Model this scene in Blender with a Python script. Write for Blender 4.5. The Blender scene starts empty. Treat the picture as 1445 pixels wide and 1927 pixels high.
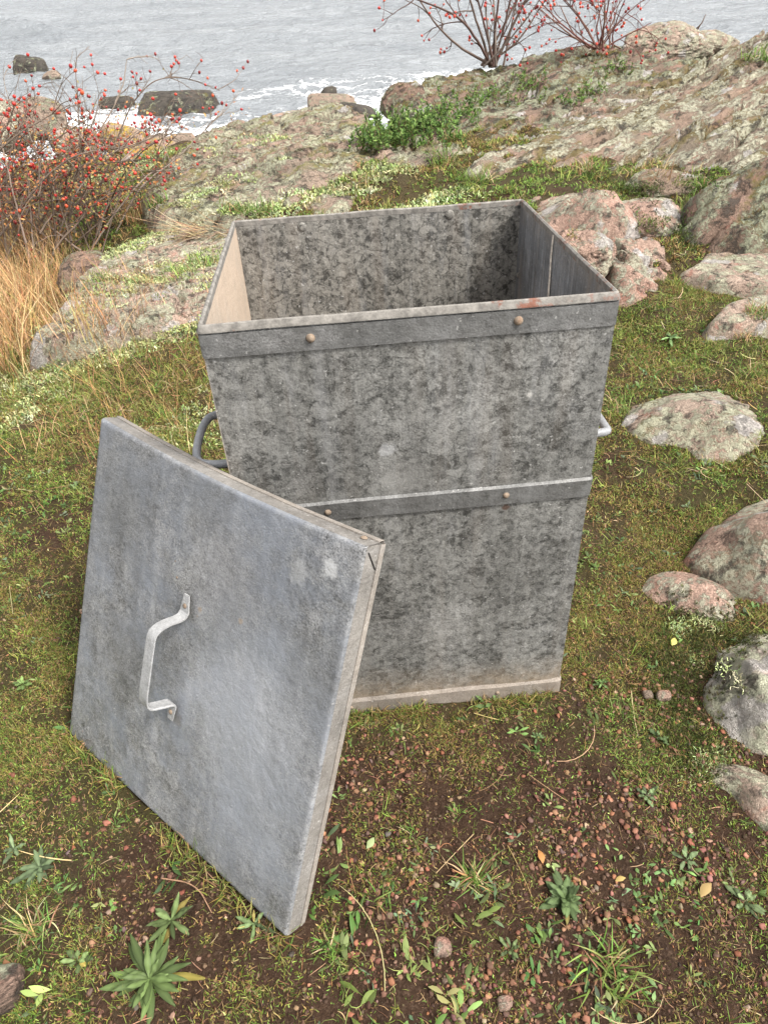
import bpy, math, random
import numpy as np
from mathutils import Matrix, Vector
from mathutils.bvhtree import BVHTree

S = bpy.context.scene
COL = S.collection
R = math.radians
rng = np.random.default_rng(7)
random.seed(7)

# ------------------------------------------------------------------ camera
CH = 1.41
CAMR = np.array([[0.999391, 0.034899, 0.0], [-0.023054, 0.660167, -0.750765], [-0.026201, 0.750307, 0.66057]])
FPX = 1311.0
cam = bpy.data.cameras.new("camera")
camo = bpy.data.objects.new("camera", cam)
COL.objects.link(camo)
m4 = np.eye(4); m4[:3, :3] = CAMR; m4[2, 3] = CH
camo.matrix_world = Matrix(m4.tolist())
cam.sensor_fit = 'VERTICAL'
cam.sensor_height = 36.0
cam.lens = FPX / 1927.0 * 36.0
cam.clip_start = 0.05
cam.clip_end = 4000
S.camera = camo

# ------------------------------------------------------------------ light
SUN_EL, SUN_AZ = R(56), R(120)          # azimuth measured from +Y towards +X
w = bpy.data.worlds.new("World"); S.world = w; w.use_nodes = True
wn = w.node_tree; wn.nodes.clear()
sky = wn.nodes.new('ShaderNodeTexSky'); sky.sky_type = 'NISHITA'; sky.sun_disc = False
sky.sun_elevation = SUN_EL; sky.sun_rotation = SUN_AZ; sky.dust_density = 4.0; sky.air_density = 1.0
hs = wn.nodes.new('ShaderNodeHueSaturation'); hs.inputs['Saturation'].default_value = 0.10
hs.inputs['Value'].default_value = 1.0
bg = wn.nodes.new('ShaderNodeBackground'); bg.inputs['Strength'].default_value = 0.102
wo = wn.nodes.new('ShaderNodeOutputWorld')
wn.links.new(sky.outputs[0], hs.inputs['Color']); wn.links.new(hs.outputs[0], bg.inputs[0]); wn.links.new(bg.outputs[0], wo.inputs[0])
sl = bpy.data.lights.new("sun", 'SUN'); sl.energy = 1.5; sl.angle = R(11); sl.color = (1.0, 0.95, 0.87)
so = bpy.data.objects.new("sun", sl); COL.objects.link(so)
sd = Vector((math.sin(SUN_AZ) * math.cos(SUN_EL), math.cos(SUN_AZ) * math.cos(SUN_EL), math.sin(SUN_EL)))
so.rotation_euler = sd.to_track_quat('Z', 'Y').to_euler()
S.view_settings.view_transform = 'Standard'
S.view_settings.look = 'None'
S.view_settings.exposure = 1.62
S.view_settings.gamma = 1.0
S.cycles.max_bounces = 5
S.cycles.diffuse_bounces = 3
S.cycles.glossy_bounces = 2
S.cycles.transmission_bounces = 2

# ------------------------------------------------------------------ noise
def _h(ix, iy, iz, s):
    h = (ix.astype(np.int64) * 374761393 + iy.astype(np.int64) * 668265263 + iz.astype(np.int64) * 2147483647 + s * 974634777) & 0xffffffff
    h = ((h ^ (h >> 13)) * 1274126177) & 0xffffffff
    h = ((h ^ (h >> 16)) * 2246822519) & 0xffffffff
    return ((h ^ (h >> 15)) & 0xffffff) / float(0xffffff)
def vn(P, s=0):
    P = np.asarray(P, float); I = np.floor(P); F = P - I; F = F * F * F * (F * (F * 6 - 15) + 10)
    x, y, z = I[:, 0], I[:, 1], I[:, 2]; u, v, q = F[:, 0], F[:, 1], F[:, 2]
    r = 0
    for a in (0, 1):
        for b in (0, 1):
            for c in (0, 1):
                r = r + _h(x + a, y + b, z + c, s) * (u if a else 1 - u) * (v if b else 1 - v) * (q if c else 1 - q)
    return r * 2 - 1
def fbm(P, o=4, s=0, g=0.5, ridge=False):
    P = np.asarray(P, float); r = 0; a = 1; t = 0
    for i in range(o):
        n = vn(P * (2.03 ** i) + 17.3 * i, s + i)
        if ridge: n = 1 - 2 * np.abs(n)
        r = r + a * n; t += a; a *= g
    return r / t
def p3(x, y, z=0.0):
    x = np.asarray(x, float); return np.stack([x, np.asarray(y, float) + 0 * x, z + 0 * x], -1)

# ------------------------------------------------------------------ objects
def tag(o, label=None, cat=None, group=None, kind=None):
    if label: o['label'] = label
    if cat: o['category'] = cat
    if group: o['group'] = group
    if kind: o['kind'] = kind
    return o
def mesh(name, V, F, mat, parent=None, C=None, smooth=True, extra=None):
    """F: array (n,k) or list of such arrays / lists"""
    V = np.asarray(V, np.float32).reshape(-1, 3)
    if isinstance(F, np.ndarray): F = [F]
    Fs = []
    for f in F:
        f = np.asarray(f, np.int32)
        if f.ndim == 1: f = f[None]
        if len(f): Fs.append(f)
    me = bpy.data.meshes.new(name)
    me.vertices.add(len(V)); me.vertices.foreach_set('co', V.ravel())
    nl = sum(f.size for f in Fs); npo = sum(len(f) for f in Fs)
    me.loops.add(nl); me.polygons.add(npo)
    me.loops.foreach_set('vertex_index', np.concatenate([f.ravel() for f in Fs]))
    tot = np.concatenate([np.full(len(f), f.shape[1], np.int32) for f in Fs])
    st = np.concatenate([[0], np.cumsum(tot)[:-1]]).astype(np.int32)
    me.polygons.foreach_set('loop_start', st)
    try: me.polygons.foreach_set('loop_total', tot)
    except Exception: pass
    if smooth: me.polygons.foreach_set('use_smooth', np.ones(npo, bool))
    if C is not None:
        a = me.attributes.new('Col', 'FLOAT_COLOR', 'POINT')
        c = np.ones((len(V), 4), np.float32); c[:, :3] = C; a.data.foreach_set('color', c.ravel())
    if extra:
        for k, v in extra.items():
            a = me.attributes.new(k, 'FLOAT', 'POINT'); a.data.foreach_set('value', np.asarray(v, np.float32))
    me.update(calc_edges=True); me.validate()
    if mat: me.materials.append(mat)
    o = bpy.data.objects.new(name, me); COL.objects.link(o)
    if parent: o.parent = parent
    return o
def empty(name, loc=(0, 0, 0), mat=None):
    o = bpy.data.objects.new(name, None); COL.objects.link(o); o.empty_display_size = .1
    if mat is not None: o.matrix_world = mat
    else: o.location = loc
    return o
def grid_faces(nu, nv, wrap=False):
    i = np.arange(nu - 1)[:, None]; j = np.arange(nv if wrap else nv - 1)[None]
    a = i * nv + j; b = i * nv + (j + 1) % nv
    return np.stack([a, b, b + nv, a + nv], -1).reshape(-1, 4)
class Geo:
    def __init__(s): s.V = []; s.F = {}; s.C = []; s.n = 0
    def add(s, V, F, C=None):
        V = np.asarray(V, float).reshape(-1, 3)
        for f in (F if isinstance(F, list) else [F]):
            f = np.asarray(f); f = f[None] if f.ndim == 1 else f
            s.F.setdefault(f.shape[1], []).append(f + s.n)
        s.V.append(V)
        c = np.ones((len(V), 3)) if C is None else np.broadcast_to(np.asarray(C, float), (len(V), 3))
        s.C.append(c); s.n += len(V); return s
    def build(s, name, mat, parent=None, smooth=True):
        return mesh(name, np.concatenate(s.V), [np.concatenate(f) for f in s.F.values()], mat, parent, np.concatenate(s.C), smooth)
BOXF = np.array([[0, 3, 2, 1], [4, 5, 6, 7], [0, 1, 5, 4], [1, 2, 6, 5], [2, 3, 7, 6], [3, 0, 4, 7]])
def box(g, lo, hi, C=None):
    x0, y0, z0 = lo; x1, y1, z1 = hi
    g.add([(x0, y0, z0), (x1, y0, z0), (x1, y1, z0), (x0, y1, z0), (x0, y0, z1), (x1, y0, z1), (x1, y1, z1), (x0, y1, z1)], BOXF, C)
def tube(pts, rad, n=6, cap=True):
    P = np.asarray(pts, float); k = len(P); rad = np.broadcast_to(np.asarray(rad, float), (k,))
    T = np.gradient(P, axis=0); T /= np.linalg.norm(T, axis=1)[:, None] + 1e-9
    u = np.cross(T[0], [0, 0, 1.]);
    if np.linalg.norm(u) < .1: u = np.cross(T[0], [1., 0, 0])
    u /= np.linalg.norm(u); V = []
    a = np.arange(n) * 2 * np.pi / n
    for i in range(k):
        u = u - T[i] * (u @ T[i]); u /= np.linalg.norm(u) + 1e-9; v = np.cross(T[i], u)
        V.append(P[i] + rad[i] * (np.cos(a)[:, None] * u + np.sin(a)[:, None] * v))
    V = np.concatenate(V); F = [grid_faces(k, n, True)]
    if cap: F += [np.arange(n)[::-1][None], (np.arange(n) + (k - 1) * n)[None]]
    return V, F
def smooth_path(pts, r=.3, it=3):
    P = np.asarray(pts, float)
    for _ in range(it):
        Q = [P[0]]
        for a, b in zip(P[:-1], P[1:]): Q += [a * .75 + b * .25, a * .25 + b * .75]
        P = np.array(Q + [P[-1]])
    return P

# ---------------------------------------------------------------- ribbons (blades, leaves, stems)
def ribbons(P, az, el, bend, L, W, C, C2=None, prof=(1, .9, .65, .06), fold=0.0, wig=0.0, roll=0.0):
    P = np.asarray(P, float); N = len(P)
    B = lambda v: np.broadcast_to(np.asarray(v, float), (N,))
    az, el, bend, L, W, wig, roll = map(B, (az, el, bend, L, W, wig, roll))
    K = len(prof) - 1; A = 3 if fold else 2
    pos = P.copy(); V = np.zeros((N, K + 1, A, 3))
    C = np.broadcast_to(np.asarray(C, float), (N, 3)); C2 = C if C2 is None else np.broadcast_to(np.asarray(C2, float), (N, 3))
    CC = np.zeros((N, K + 1, A, 3))
    for j in range(K + 1):
        t = j / K; e = el - bend * t; a = az + wig * t
        d = np.stack([np.cos(e) * np.cos(a), np.cos(e) * np.sin(a), np.sin(e)], -1)
        s = np.stack([-np.sin(a), np.cos(a), 0 * a], -1); nrm = np.cross(d, s)
        s2 = s * np.cos(roll)[:, None] + nrm * np.sin(roll)[:, None]; n2 = np.cross(d, s2)
        h = (W * prof[j] * .5)[:, None]
        V[:, j, 0] = pos - s2 * h; V[:, j, -1] = pos + s2 * h
        if A == 3: V[:, j, 1] = pos + n2 * h * fold
        CC[:, j] = (C * (1 - t) + C2 * t)[:, None]
        pos = pos + d * (L / K)[:, None]
    F = grid_faces(K + 1, A)
    F = (F[None] + (np.arange(N) * (K + 1) * A)[:, None, None]).reshape(-1, 4)
    return V.reshape(-1, 3), F, CC.reshape(-1, 3)

# ------------------------------------------------------------------ materials
def newmat(name):
    m = bpy.data.materials.new(name); m.use_nodes = True; m.node_tree.nodes.clear(); return m
class N:
    def __init__(s, m): s.t = m.node_tree; s.out = s.t.nodes.new('ShaderNodeOutputMaterial')
    def __call__(s, typ, _o=0, _p=None, **kw):
        n = s.t.nodes.new('ShaderNode' + typ)
        for k, v in (_p or {}).items(): setattr(n, k, v)
        for k, v in kw.items():
            i = int(k[1:]) if k[0] == 'i' and k[1:].isdigit() else k.replace('_', ' ')
            if isinstance(v, bpy.types.NodeSocket): s.t.links.new(v, n.inputs[i])
            else:
                try: n.inputs[i].default_value = v
                except Exception: n.inputs[i].default_value = tuple(v) + (1,)
        return n.outputs[_o] if _o is not None else n
    def noise(s, co, sc, det=4, rough=.55, dist=0.0, o=0): return s('TexNoise', o, Vector=co, Scale=sc, Detail=float(det), Roughness=rough, Distortion=dist)
    def ramp(s, f, *st):
        n = s.t.nodes.new('ShaderNodeValToRGB'); s.t.links.new(f, n.inputs[0]); e = n.color_ramp.elements
        while len(e) < len(st): e.new(.5)
        for q, (p, c) in zip(e, st):
            q.position = p; q.color = (c, c, c, 1) if isinstance(c, (int, float)) else tuple(c) + (1,)
        return n.outputs[0]
    def mix(s, f, a, b, mode='MIX'):
        n = s.t.nodes.new('ShaderNodeMix'); n.data_type = 'RGBA'; n.blend_type = mode
        for i, v in ((0, f), (6, a), (7, b)):
            if isinstance(v, bpy.types.NodeSocket): s.t.links.new(v, n.inputs[i])
            else: n.inputs[i].default_value = v if i == 0 else (tuple(v) + (1,) if not isinstance(v, (int, float)) else (v, v, v, 1))
        return n.outputs[2]
    def math(s, op, a, b=0.0, c=None):
        kw = dict(i0=a, i1=b)
        if c is not None: kw['i2'] = c
        return s('Math', 0, {'operation': op}, **kw)
    def done(s, col, rough=.8, normal=None, metal=0.0, spec=.3, **kw):
        k = dict(Base_Color=col, Roughness=rough, Metallic=metal); k.update(kw)
        if normal is not None: k['Normal'] = normal
        b = s('BsdfPrincipled', None, **k); b.inputs['Specular IOR Level'].default_value = spec
        s.t.links.new(b.outputs[0], s.out.inputs[0]); return b

def mat_foliage(name, tr=.25, rough=.6, spec=.25):
    m = newmat(name); n = N(m)
    c = n('Attribute', 0, {'attribute_name': 'Col'})
    b = n('BsdfPrincipled', None, Base_Color=c, Roughness=rough); b.inputs['Specular IOR Level'].default_value = spec
    t = n('BsdfTranslucent', Color=c)
    mx = n('MixShader', 0, i0=tr); x = mx.node
    n.t.links.new(b.outputs[0], x.inputs[1]); n.t.links.new(t, x.inputs[2]); n.t.links.new(mx, n.out.inputs[0])
    return m

def mat_rock(name, base=(.30, .20, .155), base2=(.22, .19, .16), lichen=.5, white=.3, moss=.35, dark=.35, red=.3, lichcol=(.30, .31, .23), sc=1.0, mosscol=(.13, .115, .035), band=None):
    m = newmat(name); n = N(m)
    co = n('TexCoord', 3)
    cob = co
    if band is not None:
        mp = n('Mapping', None, {'vector_type': 'TEXTURE'}, Vector=co); mp.inputs['Rotation'].default_value = (0, 0, R(band)); mp.inputs['Scale'].default_value = (1.9, .85, 1.); cob = mp.outputs[0]
    wp = n.noise(co, 5 * sc, 3, o=1)
    co2 = n('VectorMath', 0, {'operation': 'MULTIPLY_ADD'}, i0=wp, i1=(.10, .10, .10), i2=cob)
    big = n.noise(co, 1.6 * sc, 5, .6)
    c = n.mix(n.ramp(big, (.38, 0.), (.62, 1.)), base, base2)
    g = n.noise(co, 160, 3, .7)
    c = n.mix(n.ramp(n.noise(co2, 9 * sc, 6, .7), (.62 - .18 * red, 0.), (.70 - .14 * red, .75)), c, (.36, .17, .125))
    c = n.mix(.75, c, n.ramp(g, (.25, .35), (.5, .95), (.75, 1.7)), 'MULTIPLY')
    # olive / brown moss film
    up = n('SeparateXYZ', 2, i0=n('NewGeometry', 1))
    mo = n.math('MULTIPLY', n.ramp(n.noise(co2, 3.1 * sc, 8, .72), (.58 - .2 * moss, 0.), (.66 - .2 * moss, 1.)), n.ramp(up, (.35, 0.), (.8, 1.)))
    c = n.mix(n.math('MULTIPLY', mo, .85), c, n.mix(n.noise(co, 90, 3), (mosscol[0] * .45, mosscol[1] * .45, mosscol[2] * .5), (mosscol[0] * 1.6, mosscol[1] * 1.6, mosscol[2] * 1.5)))
    # grey green crust lichen
    lm1 = n.ramp(n.noise(co2, 6.5 * sc, 10, .74), (.585 - .2 * lichen, 0.), (.61 - .2 * lichen, 1.))
    lm2 = n.ramp(n.noise(co, 48, 4, .7), (.40, 0.), (.52, 1.))
    lm = n.math('MULTIPLY', lm1, n.math('MULTIPLY_ADD', lm2, .75, .25))
    lc = n.mix(n.noise(co2, 14 * sc, 3), (lichcol[0] * .6, lichcol[1] * .68, lichcol[2] * .66), (lichcol[0] * 1.55, lichcol[1] * 1.5, lichcol[2] * 1.4))
    c = n.mix(n.math('MULTIPLY', lm, .88), c, n.mix(.5, lc, n.ramp(n.noise(co, 220, 2), (.3, .6), (.7, 1.4)), 'MULTIPLY'))
    # dark lichen
    dm = n.ramp(n.noise(co2, 12 * sc, 9, .75, 0., ), (.33 + .12 * dark, 1.), (.40 + .12 * dark, 0.))
    c = n.mix(n.math('MULTIPLY', dm, .8), c, (.055, .05, .043))
    # white patches
    v = n('TexVoronoi', 0, Vector=co2, Scale=4.2 * sc)
    wm = n.math('MULTIPLY', n.ramp(n.math('ADD', v, n.math('MULTIPLY', n.noise(co, 22, 5, .7), .45)), (.26 + .32 * white, 1.), (.29 + .34 * white, 0.)), n.ramp(n.noise(co2, 2.3 * sc, 3), (.6 - .18 * white, 0.), (.63 - .18 * white, 1.)))
    c = n.mix(n.math('MULTIPLY', wm, .85), c, n.mix(g, (.36, .33, .30), (.74, .69, .66)))
    h = n.math('ADD', n.math('MULTIPLY', n.noise(co2, 22, 8, .72), 1.0), n.math('MULTIPLY', n.noise(co, 110, 4, .7), .35))
    h = n.math('ADD', h, n.math('MULTIPLY', lm, .28)); h = n.math('ADD', h, n.math('MULTIPLY', wm, .15))
    h = n.math('SUBTRACT', h, n.math('MULTIPLY', dm, .3))
    nb = n('Bump', 0, Strength=1.0, Distance=.035, Height=h)
    n.done(c, .9, nb, spec=.2); return m

def mat_metal(name, tint=(1, 1, 1), lo=.13, hi=.27, metal=.35, rough=.5, scale=26, spang=1.0, streak=.0, blot=(.75, 1.3), dust=.0, white=.4, zdust=None, blue=None, fa=1.5, ma=1.3, sax=(1., 1., .12), spots=()):
    m = newmat(name); n = N(m)
    co = n('TexCoord', 3)
    wp = n.noise(co, 30, 2, .5, o=1)
    c1 = n('VectorMath', 0, {'operation': 'MULTIPLY_ADD'}, i0=wp, i1=(.016, .016, .020), i2=co)
    v1 = n('SeparateColor', 0, i0=n('TexVoronoi', 1, Vector=c1, Scale=float(scale), Randomness=1.0))
    v2 = n('SeparateColor', 1, i0=n('TexVoronoi', 1, Vector=c1, Scale=scale * 2.3))
    v3 = n('SeparateColor', 2, i0=n('TexVoronoi', 1, {'distance': 'MANHATTAN'}, Vector=c1, Scale=scale * .55))
    v4 = n('SeparateColor', 0, i0=n('TexVoronoi', 1, {'distance': 'CHEBYCHEV'}, Vector=c1, Scale=scale * 4.1))
    s = n.math('ADD', n.math('MULTIPLY', v1, .38), n.math('ADD', n.math('MULTIPLY', v2, .34), n.math('MULTIPLY', v4, .28)))
    s = n.ramp(s, (.2, .26), (.34, .44), (.38, .58), (.55, .66), (.59, .78), (.8, .9))
    ed = n('TexVoronoi', 0, {'feature': 'DISTANCE_TO_EDGE'}, Vector=c1, Scale=scale * .8)
    s = n.math('SUBTRACT', s, n.math('MULTIPLY', n.math('MULTIPLY', n.ramp(ed, (.0, 1.), (.05, 0.)), n.ramp(v1, (.45, 0.), (.6, 1.))), .3 * spang))
    s = n.math('MULTIPLY_ADD', n.math('SUBTRACT', s, .6), spang * .8, .6)
    for k_, (rot_, thr_) in enumerate((((.3, .5, .9), .80), ((-.7, .2, -.8), .84))):
        mp_ = n('Mapping', None, Vector=c1); mp_.inputs['Rotation'].default_value = rot_; mp_.inputs['Scale'].default_value = (1., 1.9, 1.3)
        sv = n('SeparateColor', k_, i0=n('TexVoronoi', 1, Vector=mp_.outputs[0], Scale=scale * (2.3 + .9 * k_)))
        s = n.math('SUBTRACT', s, n.math('MULTIPLY', n.ramp(sv, (thr_, 0.), (thr_ + .03, 1.)), .17 * spang))
        s = n.math('ADD', s, n.math('MULTIPLY', n.ramp(sv, (.10, 1.), (.13, 0.)), .10 * spang))
    fine = n.noise(co, 260, 3, .75)
    s = n.math('ADD', s, n.math('MULTIPLY', n.math('SUBTRACT', fine, .5), fa))
    s = n.math('ADD', s, n.math('MULTIPLY', n.math('SUBTRACT', n.noise(co, 75, 5, .75, .8), .5), fa * .75))
    med = n.noise(co, 14, 7, .7)
    s = n.math('ADD', s, n.math('MULTIPLY', n.math('SUBTRACT', med, .5), ma))
    c = n.mix(n('Clamp', 0, i0=s), (lo * tint[0], lo * tint[1], lo * tint[2]), (hi * tint[0], hi * tint[1], hi * tint[2]))
    bl = n.noise(co, 4.0, 6, .65)
    c = n.mix(1.0, c, n.ramp(bl, (.3, blot[0]), (.7, blot[1])), 'MULTIPLY')
    if blue: c = n.mix(n.ramp(n.noise(co, 6.3, 6, .65), (.42, 0.), (.62, .8)), c, blue)
    if streak:
        cs = n('VectorMath', 0, {'operation': 'MULTIPLY'}, i0=co, i1=(1., 1., .035))
        st = n.noise(cs, 110, 4, .7)
        c = n.mix(streak, c, n.ramp(st, (.3, .45), (.5, 1.), (.7, 1.75)), 'MULTIPLY')
        cs2 = n('VectorMath', 0, {'operation': 'MULTIPLY'}, i0=co, i1=(1., 1., .1))
        c = n.mix(n.math('MULTIPLY', n.ramp(n.noise(cs2, 24, 4), (.52, 0.), (.66, 1.)), .4 * streak), c, (.33, .26, .2))
    # white oxide patches & specks
    wm = n.math('MULTIPLY', n.ramp(n.noise(co, 5.5, 8, .72, .6), (.53, 0.), (.72, 1.)), n.ramp(fine, (.42, .1), (.62, 1.)))
    c = n.mix(n.math('MULTIPLY', wm, white), c, (.55, .54, .54))
    sp = n.ramp(n.noise(co, 120, 2, .5), (.69, 0.), (.74, .8))
    c = n.mix(n.math('MULTIPLY', sp, .7), c, (.6, .59, .57))
    gr = n('VectorMath', 0, {'operation': 'MULTIPLY'}, i0=co, i1=sax)
    gn_ = n.noise(gr, 20, 7, .72)
    c = n.mix(n.math('MULTIPLY', n.ramp(gn_, (.5, 0.), (.7, 1.)), .4), c, (lo * 1.1, lo * 1.08, lo * 1.04))
    c = n.mix(n.math('MULTIPLY', n.ramp(gn_, (.32, 1.), (.47, 0.)), .35), c, (hi * 1.35, hi * 1.35, hi * 1.36))
    for (sx, sy, sz, rad, colr, am) in spots:
        dv = n('VectorMath', 1, {'operation': 'DISTANCE'}, i0=n('VectorMath', 0, {'operation': 'MULTIPLY_ADD'}, i0=n('VectorMath', 0, {'operation': 'SUBTRACT'}, i0=n.noise(co, 45, 4, .7, o=1), i1=(.5, .5, .5)), i1=(min(rad * 2.2, .12),) * 3, i2=co), i1=(sx, sy, sz))
        c = n.mix(n.math('MULTIPLY', n('MapRange', 0, {'interpolation_type': 'SMOOTHSTEP'}, Value=dv, From_Min=rad * (1.15 if rad < .04 else 1.7), From_Max=rad * (.6 if rad < .04 else .1)), am), c, colr)
    # thin scratches
    cr = n('VectorMath', 0, {'operation': 'MULTIPLY'}, i0=c1, i1=(6., 6., 90.))
    c = n.mix(n.math('MULTIPLY', n.ramp(n.noise(cr, 1.2, 3, .6), (.70, 0.), (.74, 1.)), .35), c, (.5, .48, .46))
    # brown stains
    ru = n.ramp(n.noise(co, 9, 7, .75), (.69, 0.), (.76, 1.))
    c = n.mix(n.math('MULTIPLY', ru, .5), c, (.26, .15, .08))
    if zdust:
        z = n('SeparateXYZ', 2, i0=co)
        for (za, zb, amt, colr) in zdust:
            mr = n('MapRange', 0, {'interpolation_type': 'SMOOTHSTEP'}, Value=n.math('ADD', z, n.math('MULTIPLY', n.math('SUBTRACT', n.noise(co, 18, 6, .7), .5), .10)), From_Min=za, From_Max=zb)
            mr = n.math('MULTIPLY', mr, n.math('MULTIPLY', n.ramp(n.noise(co, 30, 5, .7), (.3, .35), (.6, 1.)), amt))
            c = n.mix(mr, c, colr)
    if dust:
        dm = n.math('MULTIPLY', n.ramp(n.noise(co, 7, 7, .7), (.25, .35), (.55, 1.)), dust)
        c = n.mix(dm, c, n.mix(fine, (.36, .27, .20), (.62, .50, .39)))
    rg = n.math('MULTIPLY_ADD', v1, .18, rough - .06)
    nb = n('Bump', 0, Strength=.5, Distance=.002, Height=n.math('ADD', fine, n.math('MULTIPLY', n.noise(co, 40, 4, .6), 2.5)))
    n.done(c, rg, nb, metal=metal, spec=.35); return m

def mat_rust(name, base=(.36, .34, .32), rust=(.26, .085, .045), amt=.5, metal=.1, xrust=0.0):
    m = newmat(name); n = N(m); co = n('TexCoord', 3)
    xs = n('SeparateXYZ', 0, i0=co)
    a = n.noise(co, 26, 6, .75); a = n.math('ADD', a, n.math('MULTIPLY', n.ramp(n('MapRange', 0, Value=xs, From_Min=.12, From_Max=.26), (0, 0.), (.5, 1.), (1, .6)), xrust))
    c = n.mix(n.ramp(n.noise(co, 60, 4, .7), (.35, 0.), (.65, 1.)), tuple(.62 * q for q in base), tuple(1.3 * q for q in base))
    c = n.mix(n.ramp(a, (.70 - .2 * amt, 0.), (.80 - .2 * amt, .9)), c, n.mix(n.noise(co, 70, 4), tuple(.5 * q for q in rust), tuple(1.8 * q for q in rust)))
    nb = n('Bump', 0, Strength=.5, Distance=.003, Height=n.noise(co, 90, 5, .7))
    n.done(c, .7, nb, metal=metal); return m

def mat_ground():
    m = newmat('soil'); n = N(m); co = n('TexCoord', 3)
    c = n.mix(n.noise(co, 9, 6, .7), (.014, .007, .004), (.085, .046, .026))
    c = n.mix(n.ramp(n.noise(co, 120, 4, .75), (.5, 0.), (.75, .6)), c, (.19, .125, .085))
    a = n('Attribute', 2, {'attribute_name': 'moss'})
    mn = n.math('ADD', n.math('MULTIPLY', n.math('SUBTRACT', n.noise(co, 15, 7, .75), .5), 1.5), a)
    mc = n.mix(n.noise(co, 75, 6, .8), (.012, .009, .004), (.10, .085, .030))
    mc = n.mix(n.ramp(n.noise(co, 4, 5, .7), (.45, 0.), (.6, .6)), mc, (.075, .055, .03))
    c = n.mix(n.ramp(mn, (.35, 0.), (.6, .9)), c, mc)
    # distant bare rock / beach pebbles
    h = n.math('ADD', n.noise(co, 45, 7, .75), n.math('MULTIPLY', n.noise(co, 190, 4, .7), .6))
    nb = n('Bump', 0, Strength=1.0, Distance=.014, Height=h)
    n.done(c, .9, nb, spec=.2); return m

def mat_water():
    m = newmat('sea_water'); n = N(m); co = n('TexCoord', 3)
    cs = n('VectorMath', 0, {'operation': 'MULTIPLY'}, i0=co, i1=(.42, 1., 1.))
    a = n('Attribute', 2, {'attribute_name': 'foam'})
    wpv = n.noise(co, .9, 5, .65, o=1)
    cf = n('VectorMath', 0, {'operation': 'MULTIPLY_ADD'}, i0=wpv, i1=(1.7, 1.7, 0.), i2=cs)
    v = n('TexVoronoi', 0, {'feature': 'DISTANCE_TO_EDGE'}, Vector=cf, Scale=2.1)
    v2 = n('TexVoronoi', 0, {'feature': 'DISTANCE_TO_EDGE'}, Vector=cf, Scale=5.3)
    e = n.math('MINIMUM', v, n.math('MULTIPLY_ADD', v2, .9, .05))
    e = n.math('ADD', e, n.math('MULTIPLY', n.math('SUBTRACT', n.noise(co, 9, 4, .7), .5), .10))
    thr = n.math('MULTIPLY_ADD', a, .41, -.125)
    f = n('MapRange', 0, {'interpolation_type': 'SMOOTHSTEP'}, Value=n.math('SUBTRACT', thr, n.math('ADD', e, n.math('MULTIPLY', n.noise(co, .8, 4, .6), .12))), From_Min=-.012, From_Max=.035)
    deep = n.mix(n.noise(cs, .5, 4), (.15, .165, .18), (.32, .335, .345))
    c = n.mix(f, deep, (.86, .87, .88))
    r1 = n.noise(cs, 2.6, 6, .62, .4); r2 = n.noise(cs, 9, 4, .6)
    h = n.math('ADD', n.math('MULTIPLY', r1, 1.), n.math('MULTIPLY', r2, .25))
    nb = n('Bump', 0, Strength=.9, Distance=.34, Height=h)
    rg = n.math('MULTIPLY_ADD', f, .5, .12)
    n.done(c, rg, nb, spec=.5, IOR=1.33); return m

M_FOL = mat_foliage('foliage')
M_DRY = mat_foliage('dry_stems', .15, .7, .2)
M_LICH = mat_foliage('branching_lichen', .1, .9, .05)
M_BARK = mat_foliage('bark', .0, .8, .2)
M_PEB = mat_foliage('pebble_stone', .0, .75, .3)
M_HIP = mat_foliage('hip_skin', .05, .3, .5)
M_SOIL = mat_ground()
M_SEA = mat_water()

# ------------------------------------------------------------------ projection helpers (a pixel of the survey photo -> a ray)
OC = np.array([0, 0, CH])
def ray(px, py):
    return CAMR @ np.array([(px - 722.5) / FPX, -(py - 963.5) / FPX, -1.0])
def ptY(px, py, Y):
    d = ray(px, py); return OC + d * (Y / d[1])
def ptZ(px, py, z):
    d = ray(px, py); return OC + d * ((z - CH) / d[2])

# thin plate spline
def tps(P, Z, lam=1e-4):
    P = np.asarray(P, float); Z = np.asarray(Z, float); n = len(P)
    def U(a, b):
        d = ((a[:, None] - b[None]) ** 2).sum(-1); return .5 * d * np.log(d + 1e-9)
    A = np.zeros((n + 3, n + 3)); A[:n, :n] = U(P, P) + lam * n * np.eye(n); A[:n, n] = 1; A[:n, n + 1:] = P; A[n, :n] = 1; A[n + 1:, :n] = P.T
    s = np.linalg.solve(A, np.r_[Z, 0, 0, 0])
    def f(x, y):
        x = np.asarray(x, float); q = np.stack([x.ravel(), np.asarray(y, float).ravel()], -1); r = np.zeros(len(q))
        for i in range(0, len(q), 20000):
            b = q[i:i + 20000]; r[i:i + 20000] = U(b, P) @ s[:n] + s[n] + b @ s[n + 1:]
        return r.reshape(x.shape)
    return f
def binplane(x, y): return .0211 * x - .0774 * y - .006
GP = []
for x, y, dz in ((-.35, 1.0, 0), (.4, 1.0, 0), (-.3, 1.6, 0), (.4, 1.6, 0), (0, 1.3, 0), (.1, .8, .01), (.55, .8, .01), (1.0, 1.1, .01), (-.2, .44, .058), (-.75, .91, .018), (-.5, .68, .035), (0, .3, .05), (.6, .35, .03), (-.7, .3, .03), (0, -.5, .05), (-1, -.5, 0), (1.2, -.4, .05), (-1.2, 1.2, 0), (-1.0, 1.7, 0.), (.9, 1.8, .01), (-.8, 2.4, 0), (1.3, 1.2, .04)):
    GP.append((x, y, binplane(x, y) + dz))
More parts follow.
